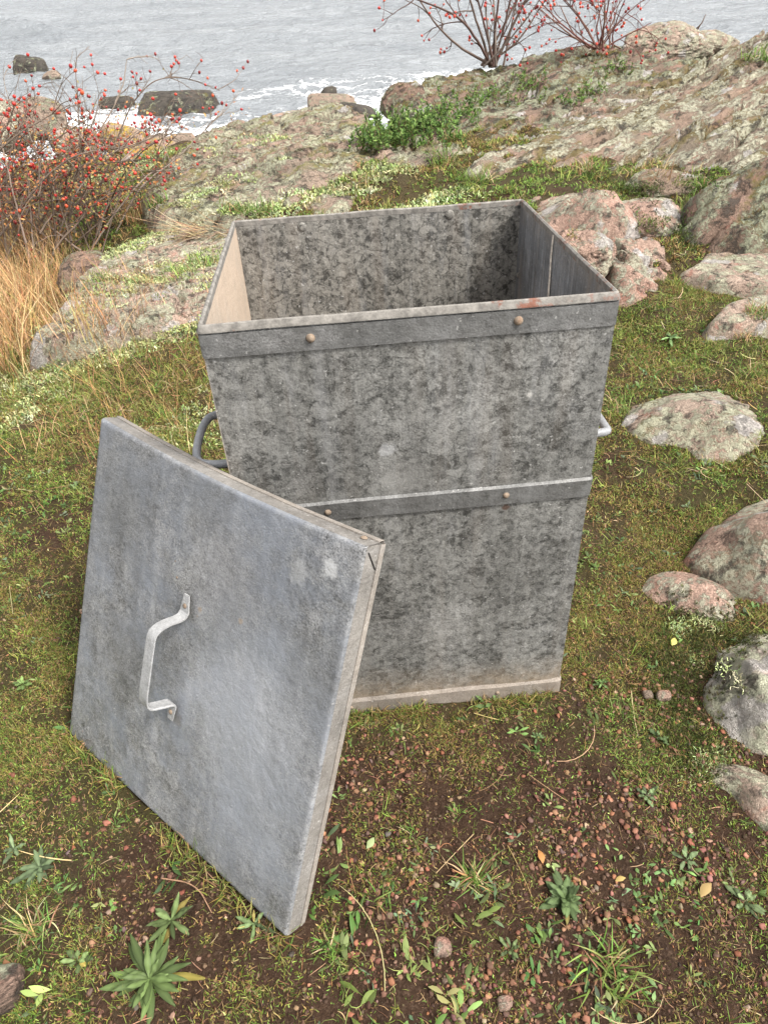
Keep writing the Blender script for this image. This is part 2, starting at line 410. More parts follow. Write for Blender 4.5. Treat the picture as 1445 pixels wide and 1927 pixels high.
for px, py, Y in ((0, 900, 2.05), (0, 700, 3.1), (200, 700, 2.85), (1400, 800, 2.05), (1300, 650, 2.75), (1430, 560, 3.15), (1250, 490, 3.5), (60, 690, 3.05), (400, 640, 3.05),
                  (100, 600, 4.0), (30, 460, 6.0), (0, 400, 7.0), (200, 440, 5.9), (420, 430, 4.9), (700, 390, 4.7), (925, 340, 5.0), (830, 300, 5.6), (650, 280, 6.8), (500, 310, 6.4), (330, 340, 6.9), (0, 300, 9.5), (250, 290, 10.5), (640, 250, 7.8), (520, 252, 8.6)):
    GP.append(tuple(ptY(px, py, Y)))
for x, y, z in ((-4.5, 11.2, -1.45), (-2.5, 11.6, -1.5), (0, 11., -1.45), (1.5, 10.5, -1.4), (-7, 10, -1.4), (-10, 8, -1.6), (-9, 4, -.9), (-5, 3, -.75), (-4, 0, -.4), (-7, -3, -.4), (0, -4, .1), (5, -3, .3), (-2.5, 14, -2.5), (3, 14, -2.4), (-8, 14, -2.6), (8, 14, -2.2), (3, 10, -.9), (5, 10, -.7), (9, 10, -.8), (3, 4, .05), (4, 2, .2), (7, 4, .3), (4, 6.5, .1), (8, 7, 0), (2, 2.6, -.05)):
    GP.append((x, y, z))
GP = np.array(GP)
_gt = tps(GP[:, :2], GP[:, 2], 2e-5)
def ground(x, y):
    x = np.asarray(x, float); y = np.asarray(y, float)
    z = _gt(x, y); r = np.hypot(x, y)
    k = np.clip((r - 9) / 8, 0, 1); k = k * k * (3 - 2 * k)
    far = np.where(y > 6, -3.0, np.where(x < -6, -3.0, .5)) 
    z = z * (1 - k) + far * k
    z = np.clip(z, -4, 3)
    am = np.clip(r / 3, .35, 2.0)
    P = p3(x, y)
    z = z + (fbm(P * 1.1, 3, 3) * .05 + .028 * fbm(P * 4.5, 4, 9)) * am * np.where(np.hypot(x - .05, y - 1.3) < .55, .25, 1) + .010 * fbm(P * 22, 3, 19)
    return z

# polar sheet for the ground
rr = np.concatenate([[0.0], .2 * (1.0135 ** np.arange(0, 335)), [20, 24, 30, 40, 60]])
aa = np.concatenate([np.linspace(-60, 60, 420), np.linspace(60, 300, 110)[1:-1]])
aa = np.radians(90 - aa)
RR, AA = np.meshgrid(rr, aa, indexing='ij')
GX, GY = RR * np.cos(AA), RR * np.sin(AA); GZ = ground(GX.ravel(), GY.ravel()).reshape(GX.shape)
gp = np.stack([GX, GY, GZ], -1).reshape(-1, 3)
def mossmask(x, y):
    """1 = mossy / grassy, 0 = bare soil"""
    P = p3(x, y); m = .70 + .5 * fbm(P * 1.7, 3, 41)
    bare = np.exp(-(((x - .45) / .62) ** 2 + ((y - .52) / .42) ** 2)) + .75 * np.exp(-(((x - 1.0) / .35) ** 2 + ((y - 1.0) / .35) ** 2)) + .35 * np.exp(-(((x + .45) / .2) ** 2 + ((y - .55) / .2) ** 2))
    return np.clip(m - .78 * bare, -.2, 1.2)
go = mesh('ground', gp, grid_faces(len(rr), len(aa), True), M_SOIL, extra={'moss': mossmask(gp[:, 0], gp[:, 1])})
tag(go, 'dark soil ground with mossy patches sloping to the sea', 'ground', kind='structure')

# ------------------------------------------------------------------ rocks as height patches
def gpt(px, py, h=0.0):
    """where the ray meets the ground raised by h"""
    d = ray(px, py); d = d / d[1]; Y = np.linspace(.2, 12, 1200); P = OC + d * Y[:, None]
    g_ = ground(P[:, 0], P[:, 1]) + h; i = int(np.argmax(P[:, 2] < g_)); return P[max(i, 1)]
SOLID = [(gp, grid_faces(len(rr), len(aa), True), 0)]    # for dropping rays
def inside_dist(poly, X, Y):
    """signed distance, + inside"""
    P = np.stack([X, Y], -1); d = np.full(len(X), 1e9); ins = np.zeros(len(X), bool)
    n = len(poly)
    for i in range(n):
        a = poly[i]; b = poly[(i + 1) % n]; ab = b - a
        t = np.clip(((P - a) @ ab) / (ab @ ab), 0, 1); q = a + t[:, None] * ab
        d = np.minimum(d, np.hypot(*(P - q).T))
        c = ((a[1] > Y) != (b[1] > Y)); xx = a[0] + (Y - a[1]) * ab[0] / (ab[1] if abs(ab[1]) > 1e-9 else 1e-9)
        ins ^= c & (X < xx)
    return np.where(ins, d, -d)
def slab(name, poly, ctrl, mat, res, label, cat='rock', strike=45, amp=1.0, edge=.25, sink=.15, seed=1, lam=1e-4, kind=None, group=None, stretch=3.0, lift=0.0, fis=1.0):
    """poly / ctrl: (px, py, Y) surveyed points of the rock's outline and surface"""
    pl = np.array([ptY(*q) if len(q) == 3 else gpt(*q, 0.) for q in poly]); ct = np.array([ptY(*q) if q[2] > .5 else gpt(*q) for q in ctrl])
    allp = np.concatenate([pl, ct]) if len(ct) else pl
    f = tps(allp[:, :2], allp[:, 2], lam)
    lo = pl[:, :2].min(0) - edge * 1.5; hi = pl[:, :2].max(0) + edge * 1.5
    nx = int((hi[0] - lo[0]) / res) + 2; ny = int((hi[1] - lo[1]) / res) + 2
    X, Y = np.meshgrid(np.linspace(lo[0], hi[0], nx), np.linspace(lo[1], hi[1], ny), indexing='ij')
    x, y = X.ravel(), Y.ravel()
    sd_ = inside_dist(pl[:, :2], x, y) + .10 * edge * fbm(p3(x * 3, y * 3), 3, seed + 5) * 3
    z = f(x, y) + lift
    c, s = math.cos(R(strike)), math.sin(R(strike))
    u = x * c + y * s; v = -x * s + y * c
    A = p3(u / stretch, v)
    n = .10 * fbm(A * 1.2, 3, seed) + .034 * fbm(A * 4.2, 4, seed + 11, ridge=True) + .022 * fbm(p3(u / 1.6, v) * 13, 4, seed + 21, ridge=True) + .009 * fbm(p3(x, y) * 38, 3, seed + 31)
    # fracture steps
    st = fbm(A * 1.9, 3, seed + 51) * 5; st = st - np.floor(st); n = n + fis * .05 * (st - .5) - fis * .10 * np.exp(-(np.minimum(st, 1 - st) / .07) ** 2)
    z = z + amp * n
    t = np.clip(-sd_ / edge + .08, 0, 1.6)
    z = z - sink * 4 * t ** 1.8
    gz = ground(x, y)
    z = np.maximum(z, gz - .35)
    keep = (z > gz - .3).reshape(X.shape)
    F = grid_faces(nx, ny); kf = keep.ravel()[F].any(1); F = F[kf][:, ::-1]
    use = np.unique(F); mp = np.full(len(x), -1); mp[use] = np.arange(len(use))
    V = np.stack([x, y, z], -1)[use]; F = mp[F]
    org = np.array([*V[:, :2].mean(0), V[:, 2].min()])
    o = mesh(name, V - org, F, mat); o.location = org.tolist()
    tag(o, label, cat, group, kind); SOLID.append((V, F, 1)); return o

MR_BIG = mat_rock('lichen_granite', band=38, lichen=.52, white=.6, moss=.52, dark=.45, lichcol=(.46, .44, .35), mosscol=(.15, .12, .045), red=.25, base=(.33, .23, .175), base2=(.25, .20, .15))
MR_RED = mat_rock('red_brown_granite', band=40, base=(.30, .195, .15), base2=(.19, .14, .105), lichen=.5, white=.45, moss=.5, dark=.62, red=.2)
MR_MID = mat_rock('grey_green_granite', band=25, base=(.38, .27, .21), base2=(.29, .23, .18), lichen=.5, white=.4, moss=.42, dark=.48, red=.25, lichcol=(.42, .41, .31), mosscol=(.2, .19, .07))
MR_PINK = mat_rock('pink_granite', base=(.50, .33, .26), base2=(.42, .30, .235), lichen=.46, white=.95, lichcol=(.46, .45, .36), moss=.22, dark=.5, red=.55)
MR_PALE = mat_rock('pale_lichen_granite', base=(.50, .36, .285), base2=(.42, .34, .27), lichen=.55, white=.85, moss=.2, dark=.46, red=.4, lichcol=(.44, .43, .33), sc=1.5)
MR_WHITE = mat_rock('white_lichen_granite', base=(.52, .40, .33), base2=(.56, .49, .42), lichen=.62, white=1.25, moss=.0, dark=.42, red=.35, sc=1.4, lichcol=(.48, .48, .37))
MR_DARK = mat_rock('wet_dark_rock', base=(.10, .085, .07), base2=(.06, .055, .05), lichen=.15, white=.05, moss=.2, dark=.5, red=.0)
MR_TAN = mat_rock('tan_shore_rock', base=(.34, .25, .19), base2=(.25, .2, .16), lichen=.25, white=.15, moss=.1, dark=.3, red=.1)
MR_YEL = mat_rock('yellow_lichen_stone', base=(.40, .28, .21), base2=(.36, .28, .21), lichen=.42, white=.1, moss=.0, dark=.2, red=.2, lichcol=(.50, .34, .035))

slab('rock_outcrop', [(900, 302, 5.15), (985, 250, 6.2), (1100, 185, 7.0), (1250, 150, 7.6), (1400, 80, 8.0), (1445, 60, 8.2), (1700, -20, 7.8), (2000, 120, 5.6), (1800, 330, 4.7), (1445, 325, 4.55), (1250, 345, 4.75), (1120, 330, 4.95), (1000, 315, 5.1)],
     [(1100, 250, 5.75), (1250, 230, 5.9), (1400, 200, 6.0), (1350, 280, 5.1), (1200, 290, 5.25), (1445, 120, 7.0), (1300, 160, 7.0), (1600, 150, 6.0)], MR_BIG, .021,
     'large sloping lichen-covered bedrock slab rising at the upper right', 'rock', strike=38, stretch=3.2, seed=4, amp=1.1, edge=.25, sink=.12)
slab('rock_outcrop', [(745, 205, 7.4), (800, 150, 8.2), (900, 128, 8.6), (1000, 96, 8.9), (1210, 88, 9.2), (1360, 92, 9.4), (1500, 90, 9.6), (1500, 140, 8.3), (1250, 165, 7.5), (1100, 200, 6.9), (985, 262, 6.1), (900, 300, 5.5), (830, 265, 6.2), (760, 250, 6.8)],
     [(900, 170, 7.7), (1000, 150, 7.8), (1150, 130, 8.0), (900, 230, 6.6), (1000, 200, 7.0)], MR_RED, .023,
     'reddish brown rock headland under the bare rose bushes', 'rock', strike=40, stretch=4., seed=14, amp=1.2, edge=.22, sink=.2)
slab('rock_outcrop', [(330, 315, 7.0), (430, 268, 8.2), (520, 240, 8.7), (620, 218, 8.5), (690, 240, 7.6), (720, 285, 6.4), (880, 300, 5.6), (720, 350, 5.15), (640, 392, 4.75), (440, 440, 4.6), (320, 430, 5.0), (290, 370, 6.1)],
     [(500, 300, 6.6), (600, 300, 6.2), (420, 350, 5.85), (560, 340, 5.55)], MR_MID, .020,
     'low rock slope with pale lichen strips behind the bin', 'rock', lift=.04, strike=25, seed=24, amp=1.5, edge=.18, sink=.1)
slab('rock_outcrop', [(75, 690, 3.05), (130, 620, 3.4), (200, 545, 3.9), (270, 490, 4.3), (350, 470, 4.4), (440, 480, 4.25), (400, 625, 3.15), (250, 650, 3.05), (150, 680, 3.0)],
     [(250, 590, 3.5), (340, 560, 3.7)], MR_PALE, .014,
     'low pinkish rock slab rising from the grass left of the bin', 'rock', lift=.10, strike=35, seed=34, amp=.6, edge=.12, sink=.08)
slab('boulder', [(955, 400), (985, 370), (1060, 358), (1140, 362), (1200, 395), (1215, 445), (1140, 468), (1040, 455), (975, 430)],
     [(1070, 378, .17), (1030, 395, .16), (1130, 390, .19), (1100, 420, .17), (1170, 420, .12)], MR_PINK, .014,
     'broad pink boulder with white lichen patches right behind the bin', 'boulder', strike=20, seed=44, amp=.75, fis=.5, edge=.13, sink=.22)
slab('rock_outcrop', [(1278, 445), (1282, 400), (1340, 350), (1445, 325), (1650, 310), (1700, 440), (1445, 478), (1330, 474)],
     [(1335, 372, .19), (1400, 350, .23), (1445, 338, .27), (1560, 325, .3), (1310, 425, .12), (1350, 425, .17), (1445, 405, .24), (1445, 440, .17), (1560, 400, .25)], MR_RED, .014,
     'brown red rock ledge with grey lichen at the right edge, below the big slab', 'rock', strike=15, seed=54, amp=.9, fis=.7, edge=.08, sink=.1)
slab('boulder', [(1075, 480), (1120, 440), (1190, 432), (1240, 460), (1258, 510), (1225, 556), (1180, 580), (1120, 570)],
     [(1150, 450, .12), (1190, 480, .13), (1130, 500, .13), (1210, 510, .10), (1170, 530, .10)], MR_PINK, .010,
     'knobbly pink boulder with pale lichen touching the bin corner on the right', 'boulder', strike=60, stretch=1.2, seed=49, amp=1.0, fis=.9, edge=.07, sink=.16)
slab('flat_rock', [(1290, 500, 3.35), (1340, 472, 3.55), (1445, 462, 3.6), (1600, 470, 3.5), (1600, 530, 3.1), (1445, 530, 3.1), (1350, 520, 3.2)],
     [], MR_PALE, .013, 'flat grey green rock lying in the turf under the red ledge', 'rock', strike=10, seed=64, fis=.12, amp=.35, edge=.1, sink=.08)
slab('flat_rock', [(1345, 600, 2.8), (1375, 570, 2.95), (1445, 555, 3.05), (1600, 560, 3.0), (1600, 620, 2.7), (1445, 600, 2.8), (1390, 605, 2.78)],
     [], MR_PALE, .013, 'small flat pale rock with a yellowing grass tuft on it at right', 'rock', strike=10, seed=74, fis=.12, amp=.25, edge=.08, sink=.07)
slab('boulder', [(1168, 800), (1190, 765), (1250, 745), (1330, 740), (1410, 755), (1450, 800), (1440, 850), (1390, 870), (1330, 885), (1290, 850), (1200, 828)],
     [(1300, 775, .09), (1380, 790, .085), (1235, 785, .06), (1330, 830, .05)], MR_PALE, .010,
     'low rounded pink and grey boulder in the turf right of the bin handle', 'boulder', strike=30, seed=84, fis=.12, amp=.42, edge=.09, sink=.10)
slab('boulder', [(1285, 1060), (1330, 1005), (1400, 962), (1500, 930), (1700, 930), (1700, 1120), (1445, 1140), (1340, 1110)],
     [(1400, 1000, .13), (1440, 1000, .16), (1370, 1050, .07), (1445, 1090, .08)], MR_PINK, .008,
     'red granite boulder with a round white lichen spot at the right edge', 'boulder', strike=140, seed=94, fis=.12, amp=.42, edge=.07, sink=.12)
slab('boulder', [(1190, 1100), (1240, 1070), (1300, 1075), (1390, 1120), (1400, 1170), (1320, 1180), (1230, 1140)],
     [(1295, 1100, .075), (1350, 1120, .07), (1240, 1095, .05)], MR_PINK, .008,
     'low red rock sunk in moss in front of the red granite boulder', 'boulder', strike=0, seed=104, fis=.12, amp=.32, edge=.06, sink=.07)
slab('boulder', [(1325, 1260), (1345, 1215), (1400, 1195), (1500, 1200), (1640, 1250), (1640, 1400), (1500, 1440), (1440, 1430), (1370, 1400), (1325, 1350)],
     [(1400, 1250, .11), (1445, 1260, .13), (1380, 1320, .07), (1440, 1360, .07)], MR_WHITE, .0065,
     'boulder crusted with white and pale green lichen at the right edge', 'boulder', strike=80, seed=114, fis=.12, amp=.75, edge=.05, sink=.13)
slab('boulder', [(1320, 1460), (1350, 1435), (1400, 1440), (1500, 1500), (1600, 1600), (1445, 1580), (1370, 1520)],
     [(1420, 1490, .05)], MR_PALE, .0065,
     'low pink rock with yellow lichen crust below the white-crusted boulder', 'boulder', strike=140, seed=124, fis=.12, amp=.28, edge=.05, sink=.07)

# ------------------------------------------------------------------ free boulders
def ico(sub):
    t = (1 + 5 ** .5) / 2
    V = [(-1, t, 0), (1, t, 0), (-1, -t, 0), (1, -t, 0), (0, -1, t), (0, 1, t), (0, -1, -t), (0, 1, -t), (t, 0, -1), (t, 0, 1), (-t, 0, -1), (-t, 0, 1)]
    F = [(0, 11, 5), (0, 5, 1), (0, 1, 7), (0, 7, 10), (0, 10, 11), (1, 5, 9), (5, 11, 4), (11, 10, 2), (10, 7, 6), (7, 1, 8), (3, 9, 4), (3, 4, 2), (3, 2, 6), (3, 6, 8), (3, 8, 9), (4, 9, 5), (2, 4, 11), (6, 2, 10), (8, 6, 7), (9, 8, 1)]
    V = [np.array(v, float) / np.linalg.norm(v) for v in V]
    for _ in range(sub):
        c = {}; G = []
        def mid(a, b):
            k = (min(a, b), max(a, b))
            if k not in c:
                m = V[a] + V[b]; V.append(m / np.linalg.norm(m)); c[k] = len(V) - 1
            return c[k]
        for a, b, d in F:
            x, y, z = mid(a, b), mid(b, d), mid(d, a); G += [(a, x, z), (b, y, x), (d, z, y), (x, y, z)]
        F = G
    return np.array(V), np.array(F)
ICO = {k: ico(k) for k in (1, 2, 3, 5)}
def rockshape(size, seed, sub=5, planes=9, rough=1.0, blocky=.8):
    r0 = np.random.default_rng(seed); D, F = ICO[sub]
    n = r0.normal(size=(planes, 3))
    if planes == 7: n = np.array([(1, 0, .15), (-1, .1, .1), (0, 1, .1), (.1, -1, .15), (.15, 0, 1), (-.6, -.4, .8), (.7, -.5, .3)]) + r0.normal(0, .13, (7, 3))
    if planes == 7: size = np.array(size) * 1.12
    n = n * 1.0; n /= np.linalg.norm(n, axis=1)[:, None]; h = r0.uniform(.62, .95, planes)
    q = (D @ n.T) / h; k = 9
    r = 1 / (np.maximum(q, .02) ** k).sum(1) ** (1 / k); r = np.minimum(r, 1.25)
    r = r * blocky + (1 - blocky) * .9
    V = D * r[:, None]
    V = V + D * (rough * (.10 * fbm(V * 1.8 + seed, 4, seed) + .05 * fbm(V * 5 + seed, 3, seed + 3, ridge=True) + .02 * fbm(V * 16, 3, seed + 9)))[:, None]
    return V * np.array(size) * .5, F
def boulder(name, px, py, Y, size, mat, label, seed, cat='boulder', sub=5, rot=0, planes=9, rough=1.0, blocky=.8, z=None, solid=True, group=None, drop=.3):
    """px, py = the middle of the foot, Y = its distance"""
    p = ptY(px, py, Y) if z is None else ptZ(px, py, z)
    V, F = rockshape(size, seed, sub, planes, rough, blocky)
    c, s = math.cos(R(rot)), math.sin(R(rot)); V = V @ np.array([[c, s, 0], [-s, c, 0], [0, 0, 1]])
    V[:, 2] += size[2] * (.5 - drop)
    o = mesh(name, V, F, mat); o.location = p.tolist(); tag(o, label, cat, group)
    if solid: SOLID.append((V + p, F, 1))
    return o
boulder('boulder', 1105, 500, 3.35, (.34, .28, .26), MR_PINK, 'small pink stone against the bin, left of the knobbly boulder', 202, rot=0, rough=1.3)
boulder('boulder', 1225, 440, 3.95, (.42, .4, .28), MR_PINK, 'grey lichen boulder wedged between the pink boulder and the big slab', 203, rough=1.0)
boulder('boulder', 1255, 388, 4.55, (.5, .3, .32), MR_BIG, 'mossy grey rock under the foot of the big slab', 204, rough=1.2)
boulder('boulder', 190, 540, 4.15, (.42, .45, .30), MR_RED, 'dark rounded rock with white streaks beside the dry grass', 205, rot=10, blocky=.6, rough=.8)
boulder('boulder', 285, 520, 4.3, (.36, .25, .16), MR_RED, 'small dark rock above the low pinkish slab', 206)
boulder('boulder', 1262, 100, 9.0, (1.05, .8, .42), MR_PALE, 'pinkish rock with pale lichen on the skyline at upper right', 207, drop=.35)
boulder('boulder', 1335, 96, 9.1, (.62, .5, .24), MR_PALE, 'flatter rock beside the skyline rock at upper right', 208)
boulder('boulder', 765, 205, 7.6, (.42, .4, .34), MR_RED, 'dark red rock at the tip of the headland above the green shrub', 209, drop=.45)
# sea rocks, standing in the water at z = -1.7
SEAZ = -1.7
boulder('sea_rock', 62, 141, 0, (1.0, .7, .62), MR_DARK, 'dark block of rock in the water at far left', 221, 'sea rock', z=SEAZ, planes=7, blocky=1.0, rough=.5, rot=-5)
boulder('sea_rock', 97, 151, 0, (.45, .35, .3), MR_TAN, 'small brownish rock touching the far left block', 222, 'sea rock', z=SEAZ, rough=.7)
boulder('sea_rock', 225, 205, 0, (.66, .45, .36), MR_DARK, 'low black rock left of the largest sea rock', 223, 'sea rock', z=SEAZ, planes=7, blocky=1.)
boulder('sea_rock', 332, 214, 0, (1.55, .8, .66), MR_DARK, 'largest sea rock, a long brown block with a flat top', 224, 'sea rock', z=SEAZ, planes=7, blocky=1.0, rough=.5, rot=6)
boulder('sea_rock', 622, 214, 0, (1.15, .8, .55), MR_TAN, 'tan block of rock in the surf behind the slope', 225, 'sea rock', z=SEAZ, planes=7, blocky=1.0, rough=.6, rot=15)
boulder('sea_rock', 668, 226, 0, (.75, .55, .36), MR_DARK, 'dark wedge of rock in front of the tan block', 226, 'sea rock', z=SEAZ, planes=7, blocky=1., rough=.5, rot=-10)
boulder('sea_rock', 622, 182, 0, (.35, .25, .25), MR_DARK, 'tiny rock tip behind the tan block', 227, 'sea rock', z=SEAZ, sub=3)
boulder('sea_rock', 315, 205, 0, (.30, .25, .2), MR_DARK, 'small rock tip just left behind the largest sea rock', 228, 'sea rock', z=SEAZ, sub=3)
# shore stones
for i, (px, py, Y, sz, mt, lb) in enumerate((
    (243, 292, 9.6, (.62, .55, .5), MR_YEL, 'large stone with yellow lichen cap behind the red hips'),
    (15, 262, 8.6, (.7, .7, .5), MR_PINK, 'orange pink rock at the left edge behind the rose bush'),
    (55, 470, 5.9, (.7, .5, .45), MR_PALE, 'pale pink rock hidden low in the rose bush'),
    (315, 312, 8.8, (.52, .45, .36), MR_YEL, 'stone with bright orange yellow lichen near the bush tip'),
    (262, 330, 8.2, (.5, .45, .32), MR_PINK, 'pink stone behind the lower rose twigs'),
    (300, 284, 10.2, (.42, .35, .3), MR_TAN, 'tan beach stone beside the yellow-capped stone'),
    (340, 277, 10.4, (.42, .3, .26), MR_TAN, 'rounded grey beach stone between two tan stones'),
    (378, 274, 10.6, (.28, .25, .2), MR_DARK, 'small dark beach stone at the water line'),
    (403, 284, 9.9, (.46, .4, .26), MR_YEL, 'flat beach stone with yellow top near the slope'),
    (352, 296, 9.5, (.40, .3, .24), MR_PINK, 'small pink beach stone in front of the grey one'),
    (452, 268, 9.9, (.5, .4, .36), MR_TAN, 'beach stone with a little yellow at the slope edge'),
    (535, 262, 8.6, (.75, .5, .36), MR_PINK, 'pinkish rock on the crest of the slope, left of the surf block'),
    (612, 258, 8.4, (.75, .6, .40), MR_PINK, 'rounded pink rock on the crest of the slope'),
    (150, 300, 9.3, (.8, .6, .5), MR_PINK, 'pink rock behind the thick of the rose bush'),
    (90, 250, 10.2, (.7, .6, .5), MR_TAN, 'brown shore rock behind the top of the rose bush'))):
    boulder('shore_stone', px, py, Y, sz, mt, lb, 240 + i, 'stone', rough=.7, blocky=.6, rot=i * 37, drop=.25)
# small stones in the foreground
for i, (px, py, Y, s, c, lb) in enumerate((
    (1248, 1312, 1.135, .034, 'p', 'pink pebble by the dark moss, right of the bin'),
    (1218, 1310, 1.14, .026, 'g', 'grey pebble beside the pink one at the dark moss'),
    (832, 1785, .50, .036, 'p', 'large pitted pink pebble near the bottom centre'),
    (950, 1890, .40, .026, 'p', 'rounded pink pebble near the bottom edge'),
    (10, 1870, .42, .085, 'd', 'dark red brown stone at the bottom left corner'))):
    mt = {'p': MR_PINK, 'g': MR_TAN, 'd': MR_RED}[c]
    d = ray(px, py); t = (binplane(0, .6) + .03 - CH) / d[2]
    for _ in range(12):
        q = OC + d * t; t += (q[2] - float(ground(np.array([q[0]]), np.array([q[1]]))[0])) / -d[2]
    q = OC + d * t
    V, F = rockshape((s, s * .9, s * .7), 300 + i, 3, 7, 1.0, .6)
    o = mesh('pebble', V, F, mt); o.location = (q[0], q[1], q[2] + s * .2); tag(o, lb, 'pebble')

# ------------------------------------------------------------------ ray dropping on everything solid
_V = []; _F = []; _n = 0; _tag = []
for (V, F, k) in SOLID:
    F = np.asarray(F)
    if F.shape[1] == 4: F = np.concatenate([F[:, :3], F[:, [0, 2, 3]]])
    _V.append(V); _F.append(F + _n); _n += len(V); _tag.append(np.full(len(F), k))
_tag = np.concatenate(_tag)
BV = BVHTree.FromPolygons(np.concatenate(_V).tolist(), np.concatenate(_F).tolist(), all_triangles=True)
del _V, _F
def drop(x, y):
    Z = np.full(len(x), np.nan); Nn = np.zeros((len(x), 3)); T = np.zeros(len(x), int)
    dn = Vector((0, 0, -1))
    for i in range(len(x)):
        h = BV.ray_cast(Vector((x[i], y[i], 6)), dn)
        if h[0] is not None:
            Z[i] = h[0].z; Nn[i] = h[1]; T[i] = _tag[h[2]]
    return Z, Nn, T
def shoot(px, py):
    d = ray(px, py); h = BV.ray_cast(Vector(OC.tolist()), Vector(d.tolist()))
    return np.array(h[0]) if h[0] is not None else None

# ------------------------------------------------------------------ sea
r1 = 8.5 * 1.006 ** np.arange(0, 360); r2 = r1[-1] * 1.02 ** np.arange(1, 200)
rr = np.concatenate([r1, r2[r2 < 2500]]); aa = np.radians(90 - np.linspace(-72, 72, 640))
RR, AA = np.meshgrid(rr, aa, indexing='ij'); x = (RR * np.cos(AA)).ravel(); y = (RR * np.sin(AA)).ravel(); rad = RR.ravel()
fade = np.clip(1.3 - rad / 150, 0, 1)
sw = np.sin((y * .94 + x * .10 + 1.3 * fbm(p3(x * .12, y * .2), 2, 71)) * 1.05) 
hgt = .06 * sw + .15 * fbm(p3(x * .35, y * .8), 3, 61) * 1 + .06 * fbm(p3(x * 1.0, y * 2.6), 3, 66, ridge=True) + .02 * fbm(p3(x * 2.4, y * 5), 2, 69, ridge=True)
br = np.exp(-((y - 27.5 - .5 * np.sin(x * .35)) / .5) ** 2) * np.clip((-x - 9.0) / 2, 0, 1)
hgt = hgt * fade + .33 * br
shore = np.interp(x, [-16, -9, -5, -2, 1, 3, 6, 20], [8, 10.5, 12.2, 12.4, 12., 12.5, 13, 13])
dsh = y - shore
foam = np.clip(1.25 - dsh / 8.5, 0, 1) * (.72 + .5 * fbm(p3(x * .35, y * .7), 3, 81)) + .35 * np.exp(-((x - 1.5) / 3.5) ** 2 - ((y - 17.) / 3.) ** 2) - .35 * np.exp(-((x + 5.5) / 2.5) ** 2 - ((y - 20.) / 3.) ** 2)
foam = np.clip(foam + 1.2 * np.exp(-((y - 27.9 - .5 * np.sin(x * .35)) / .28) ** 2) * np.clip((-x - 10.5) / 1.5, 0, 1) * .75, 0, 1.1)
so_ = mesh('sea', np.stack([x, y, SEAZ + hgt], -1), grid_faces(len(rr), len(aa)), M_SEA, extra={'foam': foam})
tag(so_, 'grey rippled sea with white surf near the shore', 'sea', kind='structure')

# ------------------------------------------------------------------ the bin
BRM = np.array([[0.99757, -0.06643, -0.02105], [0.06786, 0.99471, 0.07716], [0.01582, -0.0784, 0.9968]]); BT = np.array([0.0545, 1.2909, -.1048])
bm = np.eye(4); bm[:3, :3] = BRM; bm[:3, 3] = BT
W2, D2, HB = .34, .319, .998
BEI = (.45, .34, .235)
M_OUT = mat_metal('galvanised_front', tint=(1, .985, .93), lo=.06, hi=.265, metal=.3, rough=.48, streak=.22, scale=30, fa=1.9, ma=1.0, spang=1.15, spots=[(.178, -.319, .585, .008, (.09, .045, .03), .8), (.205, -.319, .83, .006, (.6, .58, .55), .7), (-.05, -.319, .74, .016, (.55, .55, .56), .45), (-.02, -.319, .67, .05, (.42, .41, .39), .35), (.05, -.319, .25, .05, (.42, .41, .39), .3)], zdust=[(.16, -.02, .75, BEI)], white=.45)
M_SIDE = mat_metal('galvanised_side', lo=.13, hi=.27, metal=.3, dust=.4)
M_BACK = mat_metal('galvanised_inside', tint=(1, .95, .85), lo=.055, hi=.27, metal=.2, rough=.55, scale=34, spang=1.6, fa=1.6, ma=.9, blot=(.85, 1.15), white=.15, streak=.3)
M_RIN = mat_metal('galvanised_inside_dark', tint=(.92, .97, 1.05), lo=.12, hi=.27, metal=.25, rough=.5, spang=.4, streak=.75, white=.3, zdust=[(.93, 1.02, .5, (.32, .27, .22))])
M_LIN = mat_metal('galvanised_inside_limed', tint=(1.1, 1, .85), lo=.2, hi=.35, metal=.05, rough=.7, spang=.3, streak=.7, dust=.95, white=.3)
M_BAND = mat_metal('band_steel', tint=(.98, .99, .98), lo=.06, hi=.20, metal=.3, rough=.5, spang=.5, fa=1.0, white=.6, blot=(.8, 1.25), dust=.03)
M_BANDLOW = mat_metal('band_steel_dusty', tint=(1, .96, .9), lo=.08, hi=.22, metal=.2, rough=.6, spang=.3, white=.4, dust=.35)
M_RIM = mat_rust('rusty_rim', base=(.22, .205, .185), rust=(.17, .065, .04), amt=.42, xrust=.14)
M_RIMS = mat_rust('worn_rim', base=(.33, .32, .30), amt=.15)
M_RIV = mat_rust('rivet_steel', base=(.25, .19, .14), rust=(.17, .10, .06), amt=.6)
M_TUBE = mat_metal('handle_zinc', tint=(.97, .99, 1.03), lo=.20, hi=.34, metal=.1, rough=.42, spang=.2, white=.3)
M_DRIP = mat_rust('dried_drip', base=(.72, .66, .58), amt=0.)
bin_ = empty('metal_bin', mat=Matrix(bm.tolist()))
tag(bin_, 'tall open galvanised metal bin standing on the turf', 'bin')
